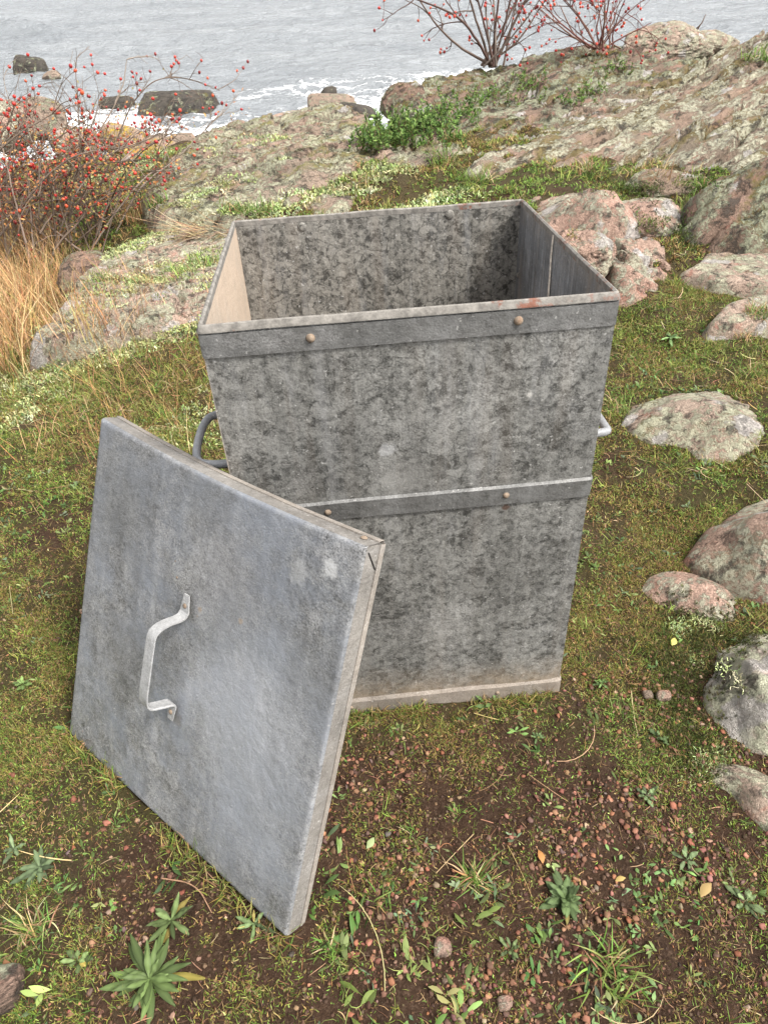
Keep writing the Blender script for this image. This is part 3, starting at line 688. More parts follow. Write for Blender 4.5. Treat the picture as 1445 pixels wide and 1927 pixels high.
def panel(name, p0, du, dv, nu, nv, mat, dent=0.0, seed=1, parent=None, thick=.002):
    """a sheet p0 + u du + v dv with slight dents, and a back side"""
    u, v = np.meshgrid(np.linspace(0, 1, nu), np.linspace(0, 1, nv), indexing='ij'); p0, du, dv = map(np.array, (p0, du, dv))
    nr = np.cross(du, dv); nr = nr / np.linalg.norm(nr)
    P = p0 + u[..., None] * du + v[..., None] * dv
    e = np.minimum(np.minimum(u, 1 - u), np.minimum(v, 1 - v)); e = np.clip(e * 8, 0, 1)
    d = dent * fbm(P.reshape(-1, 3) * 3.2, 3, seed).reshape(u.shape) * e
    A = (P + nr * d[..., None]).reshape(-1, 3); B = A - nr * thick; n = len(A)
    F = grid_faces(nu, nv); G = [F, F[:, ::-1] + n]
    idx = np.arange(n).reshape(nu, nv)
    bd = np.concatenate([idx[:-1, 0], idx[-1, :-1], idx[1:, -1][::-1], idx[0, 1:][::-1]])
    nx = np.roll(bd, -1); G.append(np.stack([bd, bd + n, nx + n, nx], -1))
    return mesh(name, np.concatenate([A, B]), G, mat, parent, smooth=True)
t = .003
def autosm(o, ang=35):
    me = o.data; n = len(me.polygons)
    try:
        me.set_sharp_from_angle(angle=R(ang))
    except Exception: pass
    return o
# outer skin: front, right, back, left; normals outwards
autosm(panel('front_panel', (-W2, -D2, .0), (2 * W2, 0, 0), (0, 0, HB - .004), 50, 70, M_OUT, .006, 3, bin_))
autosm(panel('side_panel', (W2, -D2, 0), (0, 2 * D2, 0), (0, 0, HB - .004), 30, 50, M_SIDE, .003, 4, bin_))
autosm(panel('side_panel', (-W2, D2, 0), (0, -2 * D2, 0), (0, 0, HB - .004), 30, 50, M_SIDE, .003, 5, bin_))
autosm(panel('back_panel', (W2, D2, 0), (-2 * W2, 0, 0), (0, 0, HB - .004), 30, 50, M_SIDE, .003, 6, bin_))
# inner lining
i2, j2 = W2 - .006, D2 - .006
autosm(panel('inner_lining', (-i2, j2, .02), (2 * i2, 0, 0), (0, 0, HB - .024), 40, 50, M_BACK, .003, 7, bin_, .001))
autosm(panel('inner_lining', (i2, j2, .02), (0, -2 * j2, 0), (0, 0, HB - .024), 30, 40, M_RIN, .003, 8, bin_, .001))
autosm(panel('inner_lining', (-i2, -j2, .02), (0, 2 * j2, 0), (0, 0, HB - .024), 30, 40, M_LIN, .003, 9, bin_, .001))
autosm(panel('inner_lining', (i2, -j2, .02), (-2 * i2, 0, 0), (0, 0, HB - .024), 30, 40, M_BACK, .003, 10, bin_, .001))
autosm(panel('bottom_plate', (-i2, -j2, .018), (2 * i2, 0, 0), (0, 2 * j2, 0), 10, 10, M_BACK, .003, 12, bin_, .003))
def ring(name, w, d, prof, mat, parent, dent=0.0015, seed=5, n=40, cr=.006):
    """closed profile [(offset outwards, z)] swept round a rectangle with small corner radii"""
    pts = []; nr = []
    def side(a, b, nn):
        for k in range(nn):
            pts.append(np.array(a) * (1 - k / nn) + np.array(b) * k / nn); nr.append(np.array(nn_))
    c = [(-w, -d), (w, -d), (w, d), (-w, d)]
    for s in range(4):
        a, b = np.array(c[s], float), np.array(c[(s + 1) % 4], float); tdir = (b - a) / np.linalg.norm(b - a); o = np.array([tdir[1], -tdir[0]])
        for k in np.linspace(0, 1, n):
            q = a + tdir * cr + (b - a - 2 * cr * tdir) * k; pts.append(q); nr.append(o)
        o2 = np.array([tdir[0], tdir[1]]); m = (o + o2) / math.sqrt(2); cc = b - tdir * cr - o * cr
        pts.append(cc + m * cr); nr.append(m * 1.15)
    pts = np.array(pts); nr = np.array(nr); k = len(prof)
    V = np.zeros((len(pts), k, 3))
    wob = dent * fbm(p3(pts[:, 0] * 9, pts[:, 1] * 9), 3, seed)
    for j, (o, z) in enumerate(prof):
        V[:, j, :2] = pts + nr * o; V[:, j, 2] = z + wob
    F = []
    L = len(pts)
    for i in range(L):
        for j in range(k):
            a = i * k + j; b = i * k + (j + 1) % k; c_ = ((i + 1) % L) * k + (j + 1) % k; d_ = ((i + 1) % L) * k + j
            F.append((a, d_, c_, b))
    return autosm(mesh(name, V.reshape(-1, 3), np.array(F), mat, parent), 30)
ring('rim', W2, D2, [(-.0065, .987), (.0015, .9865), (.0046, .9875), (.0044, .9895), (.0002, .9985), (-.003, 1.0), (-.0065, .9975)], M_RIM, bin_, .0012, 5)
ring('top_band', W2, D2, [(.0004, .944), (.0036, .9445), (.0036, .984), (.0004, .9843)], M_BAND, bin_, .0006, 6)
ring('middle_band', W2, D2, [(.0005, .594), (.0045, .5945), (.0058, .6335), (.0005, .6375)], M_BAND, bin_, .0016, 8)
ring('bottom_band', W2, D2, [(.0005, -.003), (.006, -.002), (.006, .040), (.0005, .049)], M_BANDLOW, bin_, .0016, 9)
def dome(c, r, h, axis, n=12):
    a = np.arange(n) * 2 * np.pi / n; V = []
    ax = np.array(axis, float); ax /= np.linalg.norm(ax); u = np.cross(ax, [0, 0, 1.]); u = u / np.linalg.norm(u) if np.linalg.norm(u) > .1 else np.array([1., 0, 0]); v = np.cross(ax, u)
    for f in (1.0, .93, .7, .38): V.append(np.array(c) + r * f * (np.cos(a)[:, None] * u + np.sin(a)[:, None] * v) + ax * h * math.sqrt(max(0, 1 - f * f)))
    V = np.concatenate(V + [np.array([np.array(c) + ax * h])])
    F = [grid_faces(4, n, True), np.array([[3 * n + i, 3 * n + (i + 1) % n, 4 * n] for i in range(n)])]
    return V, F
for (x_, z_, y_, r_) in ((-.1648, .9655, -D2 - .0036, .0078), (.1751, .9665, -D2 - .0036, .0078), (-.1708, .6147, -D2 - .005, .0068), (.1743, .6165, -D2 - .005, .0068), (.186, .021, -D2 - .006, .0055), (-.1724, .022, -D2 - .006, .0055), (.0067, .021, -D2 - .006, .0055)):
    V, F = dome((x_, y_, z_), r_, r_ * .75, (0, -1, 0)); mesh('rivet', V, F, M_RIV, bin_)
for x_, z_ in ((-.1815, .975), (.1657, .978)):
    V, F = dome((x_, D2 - .0062, z_), .011, .0035, (0, -1, 0)); mesh('rivet', V, F, M_BACK, bin_)
for z_ in (.8313,):
    V, F = dome((i2 - .001, D2 - .03, z_), .007, .004, (-1, 0, 0)); mesh('rivet', V, F, M_BACK, bin_)
# side handles: bent round bar
for s in (-1, 1):
    z0 = .705 if s < 0 else .70
    ho = .078 if s < 0 else .046
    pts = [(s * (W2 - .002), -.262, z0), (s * (W2 + .045), -.262, z0), (s * (W2 + ho), -.242, z0), (s * (W2 + ho), -.08, z0), (s * (W2 + .045), -.055, z0), (s * (W2 - .002), -.055, z0)]
    V, F = tube(smooth_path(pts), .0084, 14); h_ = mesh('handle', V, F, M_TUBE, bin_)
    for y_ in (-.262, -.055):
        V, F = dome((s * W2, y_, z0), .019, .006, (s, 0, 0), 16); mesh('weld', V, F, M_TUBE, h_)
# dried drip inside the right wall
g = Geo(); ys = .037
zz = np.linspace(.994, .70, 40); wv = .0022 + .0028 * np.abs(fbm(p3(zz * 20, 0), 3, 3)) + .002 * (zz < .93); wv[-1] = .0005
yy = ys - .02 * (zz < .945) * np.clip((.945 - zz) * 12, 0, 1) * .35 + .002 * fbm(p3(zz * 25, 1), 2, 8)
V = np.zeros((40, 3, 3)); xo = i2 - .0022
for k, (f_, d_) in enumerate(((-1, .0), (0, -.0022), (1, .0))): V[:, k] = np.stack([np.full(40, xo + .0012 + d_), yy + f_ * wv, zz], -1)
g.add(V.reshape(-1, 3), grid_faces(40, 3)); g.build('dried_drip', M_DRIP, bin_)

# ------------------------------------------------------------------ the lid, leaning on the bin's front left corner
LRM = np.array([[0.75223, 0.23488, -0.61561], [-0.65247, 0.39568, -0.64631], [0.09178, 0.88784, 0.4509]]); LT = np.array([-0.7535, 0.9086, -.0547])
lm4 = np.eye(4); lm4[:3, :3] = LRM; lm4[:3, 3] = LT
lid = empty('bin_lid', mat=Matrix(lm4.tolist()))
tag(lid, 'square galvanised lid with a strap handle leaning against the bin', 'lid')
LQ = np.array([(-.018, -.008), (.729, .0104), (.7235, .7655), (.001, .7675)])       # face outline in the lid's own plane
LTH = .046
LSP = [(.10, .62, 0, .12, (.17, .175, .18), .5), (.70, .52, 0, .07, (.16, .165, .17), .45), (.15, .28, 0, .10, (.18, .18, .18), .4), (.35, .72, 0, .07, (.17, .175, .18), .4), (.68, .25, 0, .05, (.16, .165, .17), .4), (.6685, .708, 0, .017, (.62, .62, .62), .8), (.605, .675, 0, .022, (.5, .5, .5), .5), (.49, .53, 0, .007, (.40, .25, .10), .6), (.377, .50, 0, .008, (.36, .23, .10), .55), (.372, .484, 0, .006, (.36, .23, .10), .5), (.54, .36, 0, .17, (.50, .52, .57), .6), (.42, .60, 0, .09, (.40, .40, .42), .4), (.60, .17, 0, .10, (.42, .445, .50), .5), (.345, .25, -.002, .022, (.16, .13, .10), .35)]  # broad bluish-white spots are the sky's highlight painted into the sheet colour
M_LID = mat_metal('lid_zinc', tint=(1., 1., 1.), lo=.09, hi=.37, metal=.35, rough=.42, scale=26, spang=.5, fa=2.4, ma=1.0, white=1.1, blot=(.78, 1.3), sax=(1., .14, 1.), spots=LSP, blue=(.27, .29, .33))  # the blue noise patches likewise put reflected sky into the base colour
M_LSIDE = mat_metal('lid_side', tint=(1, .97, .92), lo=.11, hi=.27, metal=.2, rough=.55, spang=.3, white=.6, dust=.10)
M_LHEM = mat_metal('lid_hem', tint=(1, .95, .88), lo=.12, hi=.28, metal=.15, rough=.6, spang=.2, white=.5, dust=.22)
def lq(u, v): return ((1 - u) * (1 - v))[..., None] * LQ[0] + (u * (1 - v))[..., None] * LQ[1] + (u * v)[..., None] * LQ[2] + ((1 - u) * v)[..., None] * LQ[3]
nf = 60
bev = np.array([0, .001, .0022, .0045, .012]); uu = np.concatenate([bev, np.linspace(.03, .97, nf), 1 - bev[::-1]])
U, Vv = np.meshgrid(uu, uu, indexing='ij'); XY = lq(U, Vv)
e = np.minimum(np.minimum(U, 1 - U), np.minimum(Vv, 1 - Vv))
Z = -.006 * np.clip(1 - e / .0045, 0, 1) ** 2 + (.005 * fbm(p3((U * 2.4).ravel(), (Vv * 2.4).ravel()), 3, 5).reshape(U.shape) - .006 * np.sin(U * 3.1416) * np.sin(Vv * 3.1416)) * np.clip(e * 9, 0, 1)
FV = np.concatenate([XY, Z[..., None]], -1)
# bow of the upper edge, as in a bent sheet
bow = -.012 * np.sin(U * np.pi) * np.clip((Vv - .6) / .4, 0, 1) ** 2
FV[..., 1] += bow
n = len(uu); V1 = FV.reshape(-1, 3); V2 = V1.copy(); V2[:, 2] -= .002
idx = np.arange(n * n).reshape(n, n)
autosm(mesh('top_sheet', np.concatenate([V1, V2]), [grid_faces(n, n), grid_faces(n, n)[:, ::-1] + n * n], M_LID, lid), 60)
edges = {'bottom': FV[:, 0], 'right': FV[-1, :], 'top': FV[::-1, -1], 'left': FV[::-1][::-1][0, ::-1]}
cen = LQ.mean(0)
for nm, ed in edges.items():
    k = len(ed); tdir = ed[-1] - ed[0]; tdir /= np.linalg.norm(tdir); outw = np.array([tdir[1], -tdir[0], 0])
    if outw[:2] @ (ed[k // 2][:2] - cen) < 0: outw = -outw
    rows = [(0, -.0058), (.0012, -.010), (.0014, -.034), (-.002, -.034), (-.002, -.0058)]
    V = np.stack([np.stack([ed[:, 0] + outw[0] * o, ed[:, 1] + outw[1] * o, np.full(k, z)], -1) for o, z in rows], 1)
    autosm(mesh('side_wall', V.reshape(-1, 3), grid_faces(k, len(rows)), M_LSIDE, lid), 30)
    wob = .0010 * fbm(p3(np.arange(k) * .2, 3.), 2, 7)
    rows = [(-.003, -.0345), (.0032, -.0350), (.0040, -.037), (.0040, -.045), (.0025, -LTH), (-.003, -LTH)]
    V = np.stack([np.stack([ed[:, 0] + outw[0] * (o + wob), ed[:, 1] + outw[1] * (o + wob), np.full(k, z) + (0 if z > -.036 else wob)], -1) for o, z in rows], 1)
    V[0] = V[0] - tdir * .0; autosm(mesh('folded_hem', V.reshape(-1, 3), grid_faces(k, len(rows)), M_LHEM, lid), 30)
# corner flap seam at the upper right corner
g = Geo(); a_, b_ = LQ[2], LQ[1]; dd = (b_ - a_) / np.linalg.norm(b_ - a_)
q0 = np.array([a_[0] + .0022, a_[1] - .010, -.009]); q1 = np.array([a_[0] + .0022, a_[1] - .042, -.0335])
V, F = tube([q0, (q0 + q1) / 2, q1], .0012, 5); M_SEAM = mat_rust('seam_gap', base=(.03, .027, .025), amt=0.)
mesh('seam', V, F, M_SEAM, lid)
V, F = dome((.7235 - .025, .7655 + .0014, -.026), .006, .003, (0, 1, 0)); mesh('rivet', V, F, M_RIV, lid)
# strap handle: flat bar bent
M_STRAP = mat_metal('strap_zinc', lo=.28, hi=.48, metal=.25, rough=.45, spang=.15, white=.5, blot=(.85, 1.15))
path = np.array([(.345, .52, .003), (.345, .484, .003), (.345, .472, .010), (.342, .468, .045), (.340, .455, .066), (.340, .43, .068), (.340, .34, .069), (.340, .312, .069), (.341, .292, .062), (.345, .289, .030), (.345, .287, .008), (.345, .278, .003), (.345, .245, .003)])
pp = smooth_path(path[1:-1], it=2); pp = np.concatenate([path[:1], pp, path[-1:]])
T = np.gradient(pp, axis=0); T /= np.linalg.norm(T, axis=1)[:, None]; side = np.tile([1., 0, 0], (len(pp), 1)); nr = np.cross(side, T)
hw, ht = .0125, .0020; rows = []
for a, b in ((-1, -1), (-1, .2), (-.9, 1), (.9, 1), (1, .2), (1, -1)): rows.append(pp + side * hw * a + nr * ht * b)
V = np.stack(rows, 1); k = len(rows)
# pointed feet
V[0, :, 1] -= .0; V[0] = pp[0] + (V[0] - pp[0]) * .62
V[-1] = pp[-1] + (V[-1] - pp[-1]) * .62
F = grid_faces(len(pp), k, True)
strap = autosm(mesh('strap_handle', V.reshape(-1, 3), [F, np.arange(k)[None], (np.arange(k) + (len(pp) - 1) * k)[::-1][None]], M_STRAP, lid), 35)
for y_ in (.497, .263):
    V, F = dome((.345, y_, .0052), .0052, .003, (0, 0, 1)); mesh('rivet', V, F, M_RIV, strap)
# small bolts / holes in the sheet
for (x_, y_) in ((.29, .565), (.30, .535)):
    V, F = dome((x_, y_, -.0045), .003, .0016, (0, 0, 1), 8); mesh('rivet', V, F, M_RIV, lid)

# keep plants out of the bin and from under the lid
BRi = BRM.T; LRi = LRM.T
def free(P, pad=.0):
    q = (P - BT) @ BRM; a = (np.abs(q[:, 0]) < W2 + .012 + pad) & (np.abs(q[:, 1]) < D2 + .012 + pad)
    l = (P + np.array([0, 0, .01]) - LT) @ LRM; b = (l[:, 0] > -.03) & (l[:, 0] < .75) & (l[:, 1] > -.06) & (l[:, 1] < .78) & (l[:, 2] > -.06) & (l[:, 2] < .012)
    return ~(a | b)

# ------------------------------------------------------------------ ground cover
def pal(cols, n, jit=.25, r_=rng):
    c = np.array(cols)[r_.integers(0, len(cols), n)]
    return np.clip(c * (1 + jit * r_.normal(size=(n, 1))) * (1 + .08 * r_.normal(size=(n, 3))), .004, .9)
def points(n, x0, x1, y0, y1, dens=None):
    """random points of a rectangle, dropped on whatever solid lies there"""
    x = rng.uniform(x0, x1, n); y = rng.uniform(y0, y1, n)
    k = np.abs(x) < 1.05 + .72 * y
    if dens is not None: k &= rng.random(n) < dens(x, y)
    x, y = x[k], y[k]; z, nn, tt = drop(x, y); P = np.stack([x, y, z], -1)
    k = ~np.isnan(z); k[k] &= (free(P[k]) & (P[k][:, 2] > SEAZ + .15)); return P[k], nn[k], tt[k]
GRN = [(.12, .18, .035), (.17, .22, .045), (.24, .25, .07), (.07, .12, .022), (.22, .17, .065), (.25, .29, .07)]
MOS = [(.27, .22, .06), (.16, .17, .03), (.30, .23, .09), (.08, .065, .02), (.20, .24, .045), (.24, .13, .055), (.09, .12, .02), (.15, .20, .03)]
DRK = [(.20, .11, .06), (.28, .17, .09), (.14, .075, .045), (.34, .24, .13), (.10, .06, .04)]
DRY = [(.36, .24, .12), (.42, .31, .17), (.30, .17, .09), (.45, .36, .22), (.24, .13, .07)]
ORG = [(.46, .26, .12), (.54, .35, .18), (.42, .20, .09), (.56, .41, .22), (.34, .26, .11)]
def clumps(P, nb, L, W, el, cols, C2k=1.25, spread=.006, prof=(1, .85, .1), bend=(0, 1.2), wig=1.2, fold=0., jit=.25, per=True):
    m = len(P); Q = np.repeat(P, nb, 0); k = len(Q)
    Q = Q + np.stack([rng.normal(0, spread, k), rng.normal(0, spread, k), np.full(k, -.001)], -1)
    c = np.repeat(pal(cols, m, jit), nb, 0) if per else pal(cols, k, jit)
    c = np.clip(c * (1 + .18 * rng.normal(size=(k, 1))), .005, .9)
    return ribbons(Q, rng.uniform(0, 6.283, k), rng.uniform(el[0], el[1], k), rng.uniform(bend[0], bend[1], k), rng.uniform(L[0], L[1], k), rng.uniform(W[0], W[1], k), c, c * C2k, prof, fold, rng.normal(0, wig, k), rng.normal(0, .5, k))
def dm(x, y): return np.clip(.16 + 1.15 * mossmask(x, y), 0, 1) * np.clip(.58 + 2.3 * fbm(p3(x * 7, y * 7), 4, 77), .2, 1)
GRA = [(.13, .22, .04), (.09, .15, .028), (.19, .28, .055), (.25, .31, .09), (.06, .10, .02)]
BRA = [(.27, .18, .07), (.21, .12, .055), (.33, .23, .11), (.14, .08, .035), (.19, .17, .05), (.09, .05, .025)]
def two(P, nb, L, W, el, wig=.7):
    k = fbm(P * 2.6, 4, 121) + .25 * rng.normal(size=len(P)) > -.02
    for kk, pl_ in ((k, GRA + MOS[4:5]), (~k, BRA + MOS[:2])):
        g.add(*clumps(P[kk], nb, L, W, el, pl_, wig=wig, per=False))
# moss sprigs, three distance bands
g = Geo()
P, nn, tt = points(150000, -1.5, 1.7, .12, 1.6, dm); P = P[tt == 0]; two(P, 5, (.004, .010), (.0014, .0028), (.1, 1.3)); P = P[rng.random(len(P)) < .75]; g.add(*clumps(P + [.003, .002, 0], 3, (.009, .022), (.0008, .0014), (.2, 1.4), MOS + GRN[:4] + DRK[:3], wig=1.1, per=False))
P, nn, tt = points(120000, -2.6, 2.6, 1.6, 3.3, dm); P = P[tt == 0]; two(P, 5, (.006, .016), (.002, .0038), (.1, 1.3)); P = P[rng.random(len(P)) < .6]; g.add(*clumps(P + [.003, .002, 0], 3, (.012, .03), (.0011, .0018), (.2, 1.4), MOS + GRN + DRK[:3], wig=1.1, per=False))
P, nn, tt = points(115000, -5, 5, 3.3, 8.5, dm); P = P[tt == 0]; two(P, 5, (.015, .04), (.004, .007), (.1, 1.2), 1.2)
tag(g.build('moss_carpet', M_FOL), 'short yellow green moss and turf carpeting the ground', 'moss', kind='stuff')
# fine grass in loose swards
g = Geo()
def dg(x, y): return np.clip(.15 + .9 * mossmask(x, y), 0, 1) * np.clip(.25 + 2.2 * fbm(p3(x * 3.3, y * 3.3), 3, 91), .03, 1)
P, nn, tt = points(5200, -1.5, 1.7, .12, 1.8, dg); P = P[tt == 0]; g.add(*clumps(P, 7, (.016, .045), (.0013, .0022), (.35, 1.3), GRN, spread=.008, prof=(1, .9, .6, .05)))
P, nn, tt = points(9500, -2.8, 2.8, 1.8, 3.6, dg); P = P[tt == 0]; g.add(*clumps(P, 8, (.02, .06), (.0018, .003), (.35, 1.3), GRN, spread=.012, prof=(1, .9, .6, .05)))
P, nn, tt = points(9000, -5, 5, 3.6, 8.5, dg); P = P[tt == 0]; g.add(*clumps(P, 8, (.03, .09), (.003, .006), (.35, 1.3), GRN + DRY[:2], spread=.02, prof=(1, .9, .05)))
tag(g.build('short_grass', M_FOL), 'fine short grass blades growing through the moss', 'grass', kind='stuff')
# little leafy herbs
g = Geo()
HER = [(.10, .16, .045), (.14, .20, .06), (.08, .13, .04), (.19, .23, .08), (.12, .17, .09)]
def dh(x, y): return np.clip(.25 + 1.7 * fbm(p3(x * 2.6, y * 2.6), 3, 97), .06, 1) * np.clip(.35 + .8 * mossmask(x, y), .2, 1)
OV = (.25, .35, 1, .95, .1)
P, nn, tt = points(3000, -1.5, 1.7, .12, 1.7, dh); P = P[tt == 0]; g.add(*clumps(P, 6, (.009, .024), (.0035, .0065), (.05, .8), HER, spread=.004, prof=OV, bend=(0, .7), wig=.4, fold=.25, C2k=1.1))
P, nn, tt = points(5200, -2.6, 2.6, 1.7, 3.5, dh); P = P[tt == 0]; g.add(*clumps(P, 6, (.012, .03), (.005, .009), (.05, .8), HER, spread=.006, prof=OV, bend=(0, .7), wig=.4, fold=.25, C2k=1.1))
# some larger single-leaf herbs in the near foreground (sorrel like)
P, nn, tt = points(330, -1.1, 1.2, .14, 1.1, dh); P = P[tt == 0]; g.add(*clumps(P, 5, (.028, .05), (.008, .012), (.1, .7), HER, spread=.012, prof=(.12, .12, .7, 1, .8, .08), bend=(.2, .9), wig=.5, fold=.2, C2k=1.1))
P, nn, tt = points(1400, .15, 1.4, .14, 1.5, dh); P = P[tt == 0]; g.add(*clumps(P, 5, (.014, .032), (.005, .009), (.1, .7), HER, spread=.006, prof=(.12, .3, 1, .9, .08), bend=(.2, .9), wig=.5, fold=.2, C2k=1.1))
P, nn, tt = points(1500, .25, 1.3, .12, .75, dh); P = P[tt == 0]; g.add(*clumps(P, 6, (.010, .024), (.004, .008), (.1, .8), [(.16, .24, .08), (.20, .28, .10), (.12, .19, .06)], spread=.008, prof=(.12, .4, 1, .9, .1), bend=(0, .8), wig=.5, fold=.2, C2k=1.1))
tag(g.build('leafy_weeds', M_FOL), 'tiny leafy weeds scattered through the turf', 'weeds', kind='stuff')
# litter of dead stems
g = Geo()
P, nn, tt = points(7500, -1.5, 1.7, .12, 1.8); g.add(*clumps(P[tt == 0] + [0, 0, .002], 1, (.006, .035), (.0007, .0016), (-.05, .2), DRK, spread=0, prof=(1, 1, .9, .8, .3), bend=(-.3, .6), wig=.7))
P, nn, tt = points(6000, -2.8, 2.8, 1.8, 4.2); g.add(*clumps(P[tt == 0] + [0, 0, .006], 1, (.02, .09), (.0012, .0024), (-.05, .35), DRY, spread=0, prof=(1, 1, .9, .8, .3), bend=(-.3, .6), wig=1.4))
P, nn, tt = points(60, -1.2, 1.3, .2, 1.8); g.add(*clumps(P[tt == 0] + [0, 0, .006], 1, (.08, .2), (.0014, .0022), (-.02, .2), DRY[:3], spread=0, prof=(1, 1, 1, .9, .9, .8, .7, .3), bend=(0, .3), wig=.9))
tag(g.build('dead_stems', M_DRY), 'dead brown stems and needles littering the turf', 'plant litter', kind='stuff')
# gravel and crumbs
g = Geo(); T_ = []
for q in range(12):
    V, F = rockshape((2, 2 * rng.uniform(.5, .95), 2 * rng.uniform(.3, .7)), 900 + q, 1, 5, 2.2, 1.0); V = V * (1 + .16 * rng.normal(size=(len(V), 1))); T_.append((V, F))
def db(x, y): return np.clip(1.0 - 1.15 * mossmask(x, y), .05, 1) * np.clip(.45 + 2.4 * fbm(p3(x * 6, y * 6), 4, 13), .04, 1)
def stones(P, smin, smax, cols, pw=3.0, sink=.25):
    n_ = len(P); s_ = smin + (smax - smin) * rng.random(n_) ** pw; c = pal(cols, n_, .22); k = rng.integers(0, len(T_), n_); a = rng.uniform(0, 6.283, n_); b = rng.normal(0, .4, n_)
    for q in range(len(T_)):
        m_ = k == q
        if not m_.any(): continue
        V, F = T_[q]; ca, sa = np.cos(a[m_])[:, None], np.sin(a[m_])[:, None]; cb, sb = np.cos(b[m_])[:, None], np.sin(b[m_])[:, None]
        X, Y, Z_ = V[:, 0][None], V[:, 1][None], V[:, 2][None]
        X, Z_ = X * cb + Z_ * sb, -X * sb + Z_ * cb
        W_ = np.stack([X * ca - Y * sa, X * sa + Y * ca, Z_ + 0 * X], -1) * s_[m_][:, None, None] * .5 + P[m_][:, None] + np.array([0, 0, 1.]) * (s_[m_] * (.5 - sink))[:, None, None] * .7
        FF = (F[None] + (np.arange(m_.sum()) * len(V))[:, None, None]).reshape(-1, 3)
        g.add(W_.reshape(-1, 3), FF, np.repeat(c[m_], len(V), 0))
PKC = [(.20, .08, .045), (.26, .125, .078), (.13, .06, .038), (.19, .095, .058), (.11, .06, .045), (.30, .19, .13), (.13, .09, .07)]
P, nn, tt = points(24000, -1.3, 1.6, .12, 1.35, db); stones(P[tt == 0], .0015, .011, PKC, 2.8)
P, nn, tt = points(4000, -.15, .8, .3, 1.0, db); stones(P[tt == 0], .003, .013, PKC[:5], 2.4)
P, nn, tt = points(300, -1.3, 1.4, .12, 1.2, db); stones(P[tt == 0], .006, .018, PKC, 3)
tag(g.build('gravel', M_PEB, smooth=False), 'pinkish gravel strewn over the bare soil', 'gravel', kind='stuff')
g = Geo()
P, nn, tt = points(26000, -1.4, 1.7, .12, 1.6, lambda x, y: np.clip(1.2 - .9 * mossmask(x, y), .15, 1)); stones(P[tt == 0], .0015, .008, [(.07, .038, .022), (.045, .025, .016), (.12, .066, .04), (.16, .10, .062)], 2.0, .3)
tag(g.build('soil_crumbs', M_PEB, smooth=False), 'dark crumbs of soil between the weeds', 'soil', kind='stuff')

# ------------------------------------------------------------------ tall dry grass at the left
g = Geo()
def dl(x, y):
    e = -1.66 - .14 * (y - 3.0) - .25 * np.clip(y - 4.2, 0, 9)
    return np.clip((e - x) / .35, 0, 1) * np.clip((y - 2.5) / .6, 0, 1) * np.clip(.35 + 1.5 * fbm(p3(x * 2, y * 2), 3, 33), .12, 1)
P, nn, tt = points(15000, -5.5, -1.45, 2.3, 6.6, dl)
P = P[tt == 0]
g.add(*clumps(P, 6, (.22, .5), (.0022, .0042), (1.0, 1.5), ORG + DRY[:2] + ORG[:2], C2k=1.1, spread=.04, prof=(1, 1, .85, .6, .4, .05), bend=(.0, 1.1), wig=.5, per=False))
P2 = P[rng.random(len(P)) < .45]
g.add(*clumps(P2, 5, (.08, .24), (.003, .005), (.7, 1.4), GRN + [(.2, .19, .07)], C2k=1.1, spread=.04, prof=(1, .9, .6, .05), bend=(.2, 1.3), wig=.4, per=False))
# thin sparse straws over the low rock slab edge and the turf below it
P, nn, tt = points(1300, -2.1, -.4, 2.1, 3.8, lambda x, y: np.exp(-((x + 1.15 + .45 * (y - 2.55)) / .42) ** 2))
g.add(*clumps(P, 3, (.06, .20), (.0010, .0019), (.7, 1.5), ORG[:3] + DRY[:3], spread=.02, prof=(1, 1, .85, .6, .4, .05), bend=(0, .9), wig=.5, per=False))
tag(g.build('dry_grass', M_DRY), 'tall straw and orange dry grass on the slope at left', 'grass', kind='stuff')

# ------------------------------------------------------------------ branching lichen and moss on the rocks
g = Geo(); g2 = Geo()
LIC = [(.36, .39, .19), (.30, .34, .15), (.42, .42, .25), (.26, .30, .13)]
def lich(P, s=1.0, nb=34):
    g.add(*clumps(P, nb, (.010 * s, .026 * s), (.0025 * s, .0045 * s), (.1, 1.5), LIC, spread=.022 * s, prof=(1, .8, .9, .5), bend=(-1, 1.5), wig=1.5, C2k=1.3))
P, nn, tt = points(13000, -3.4, 1.0, 2.2, 8.3, lambda x, y: np.clip(3.2 * (fbm(p3((x * .8 + y * .6) * .8, (-x * .6 + y * .8) * 2.6), 3, 55) - .10), 0, 1) * (x < .9 - .2 * (y < 4)) * (x + .62 * y < 3.6) * ((y > 3.2) | (x < -.55)))
k = (nn[:, 2] > .6); P = P[k]; near = P[:, 1] < 4.4

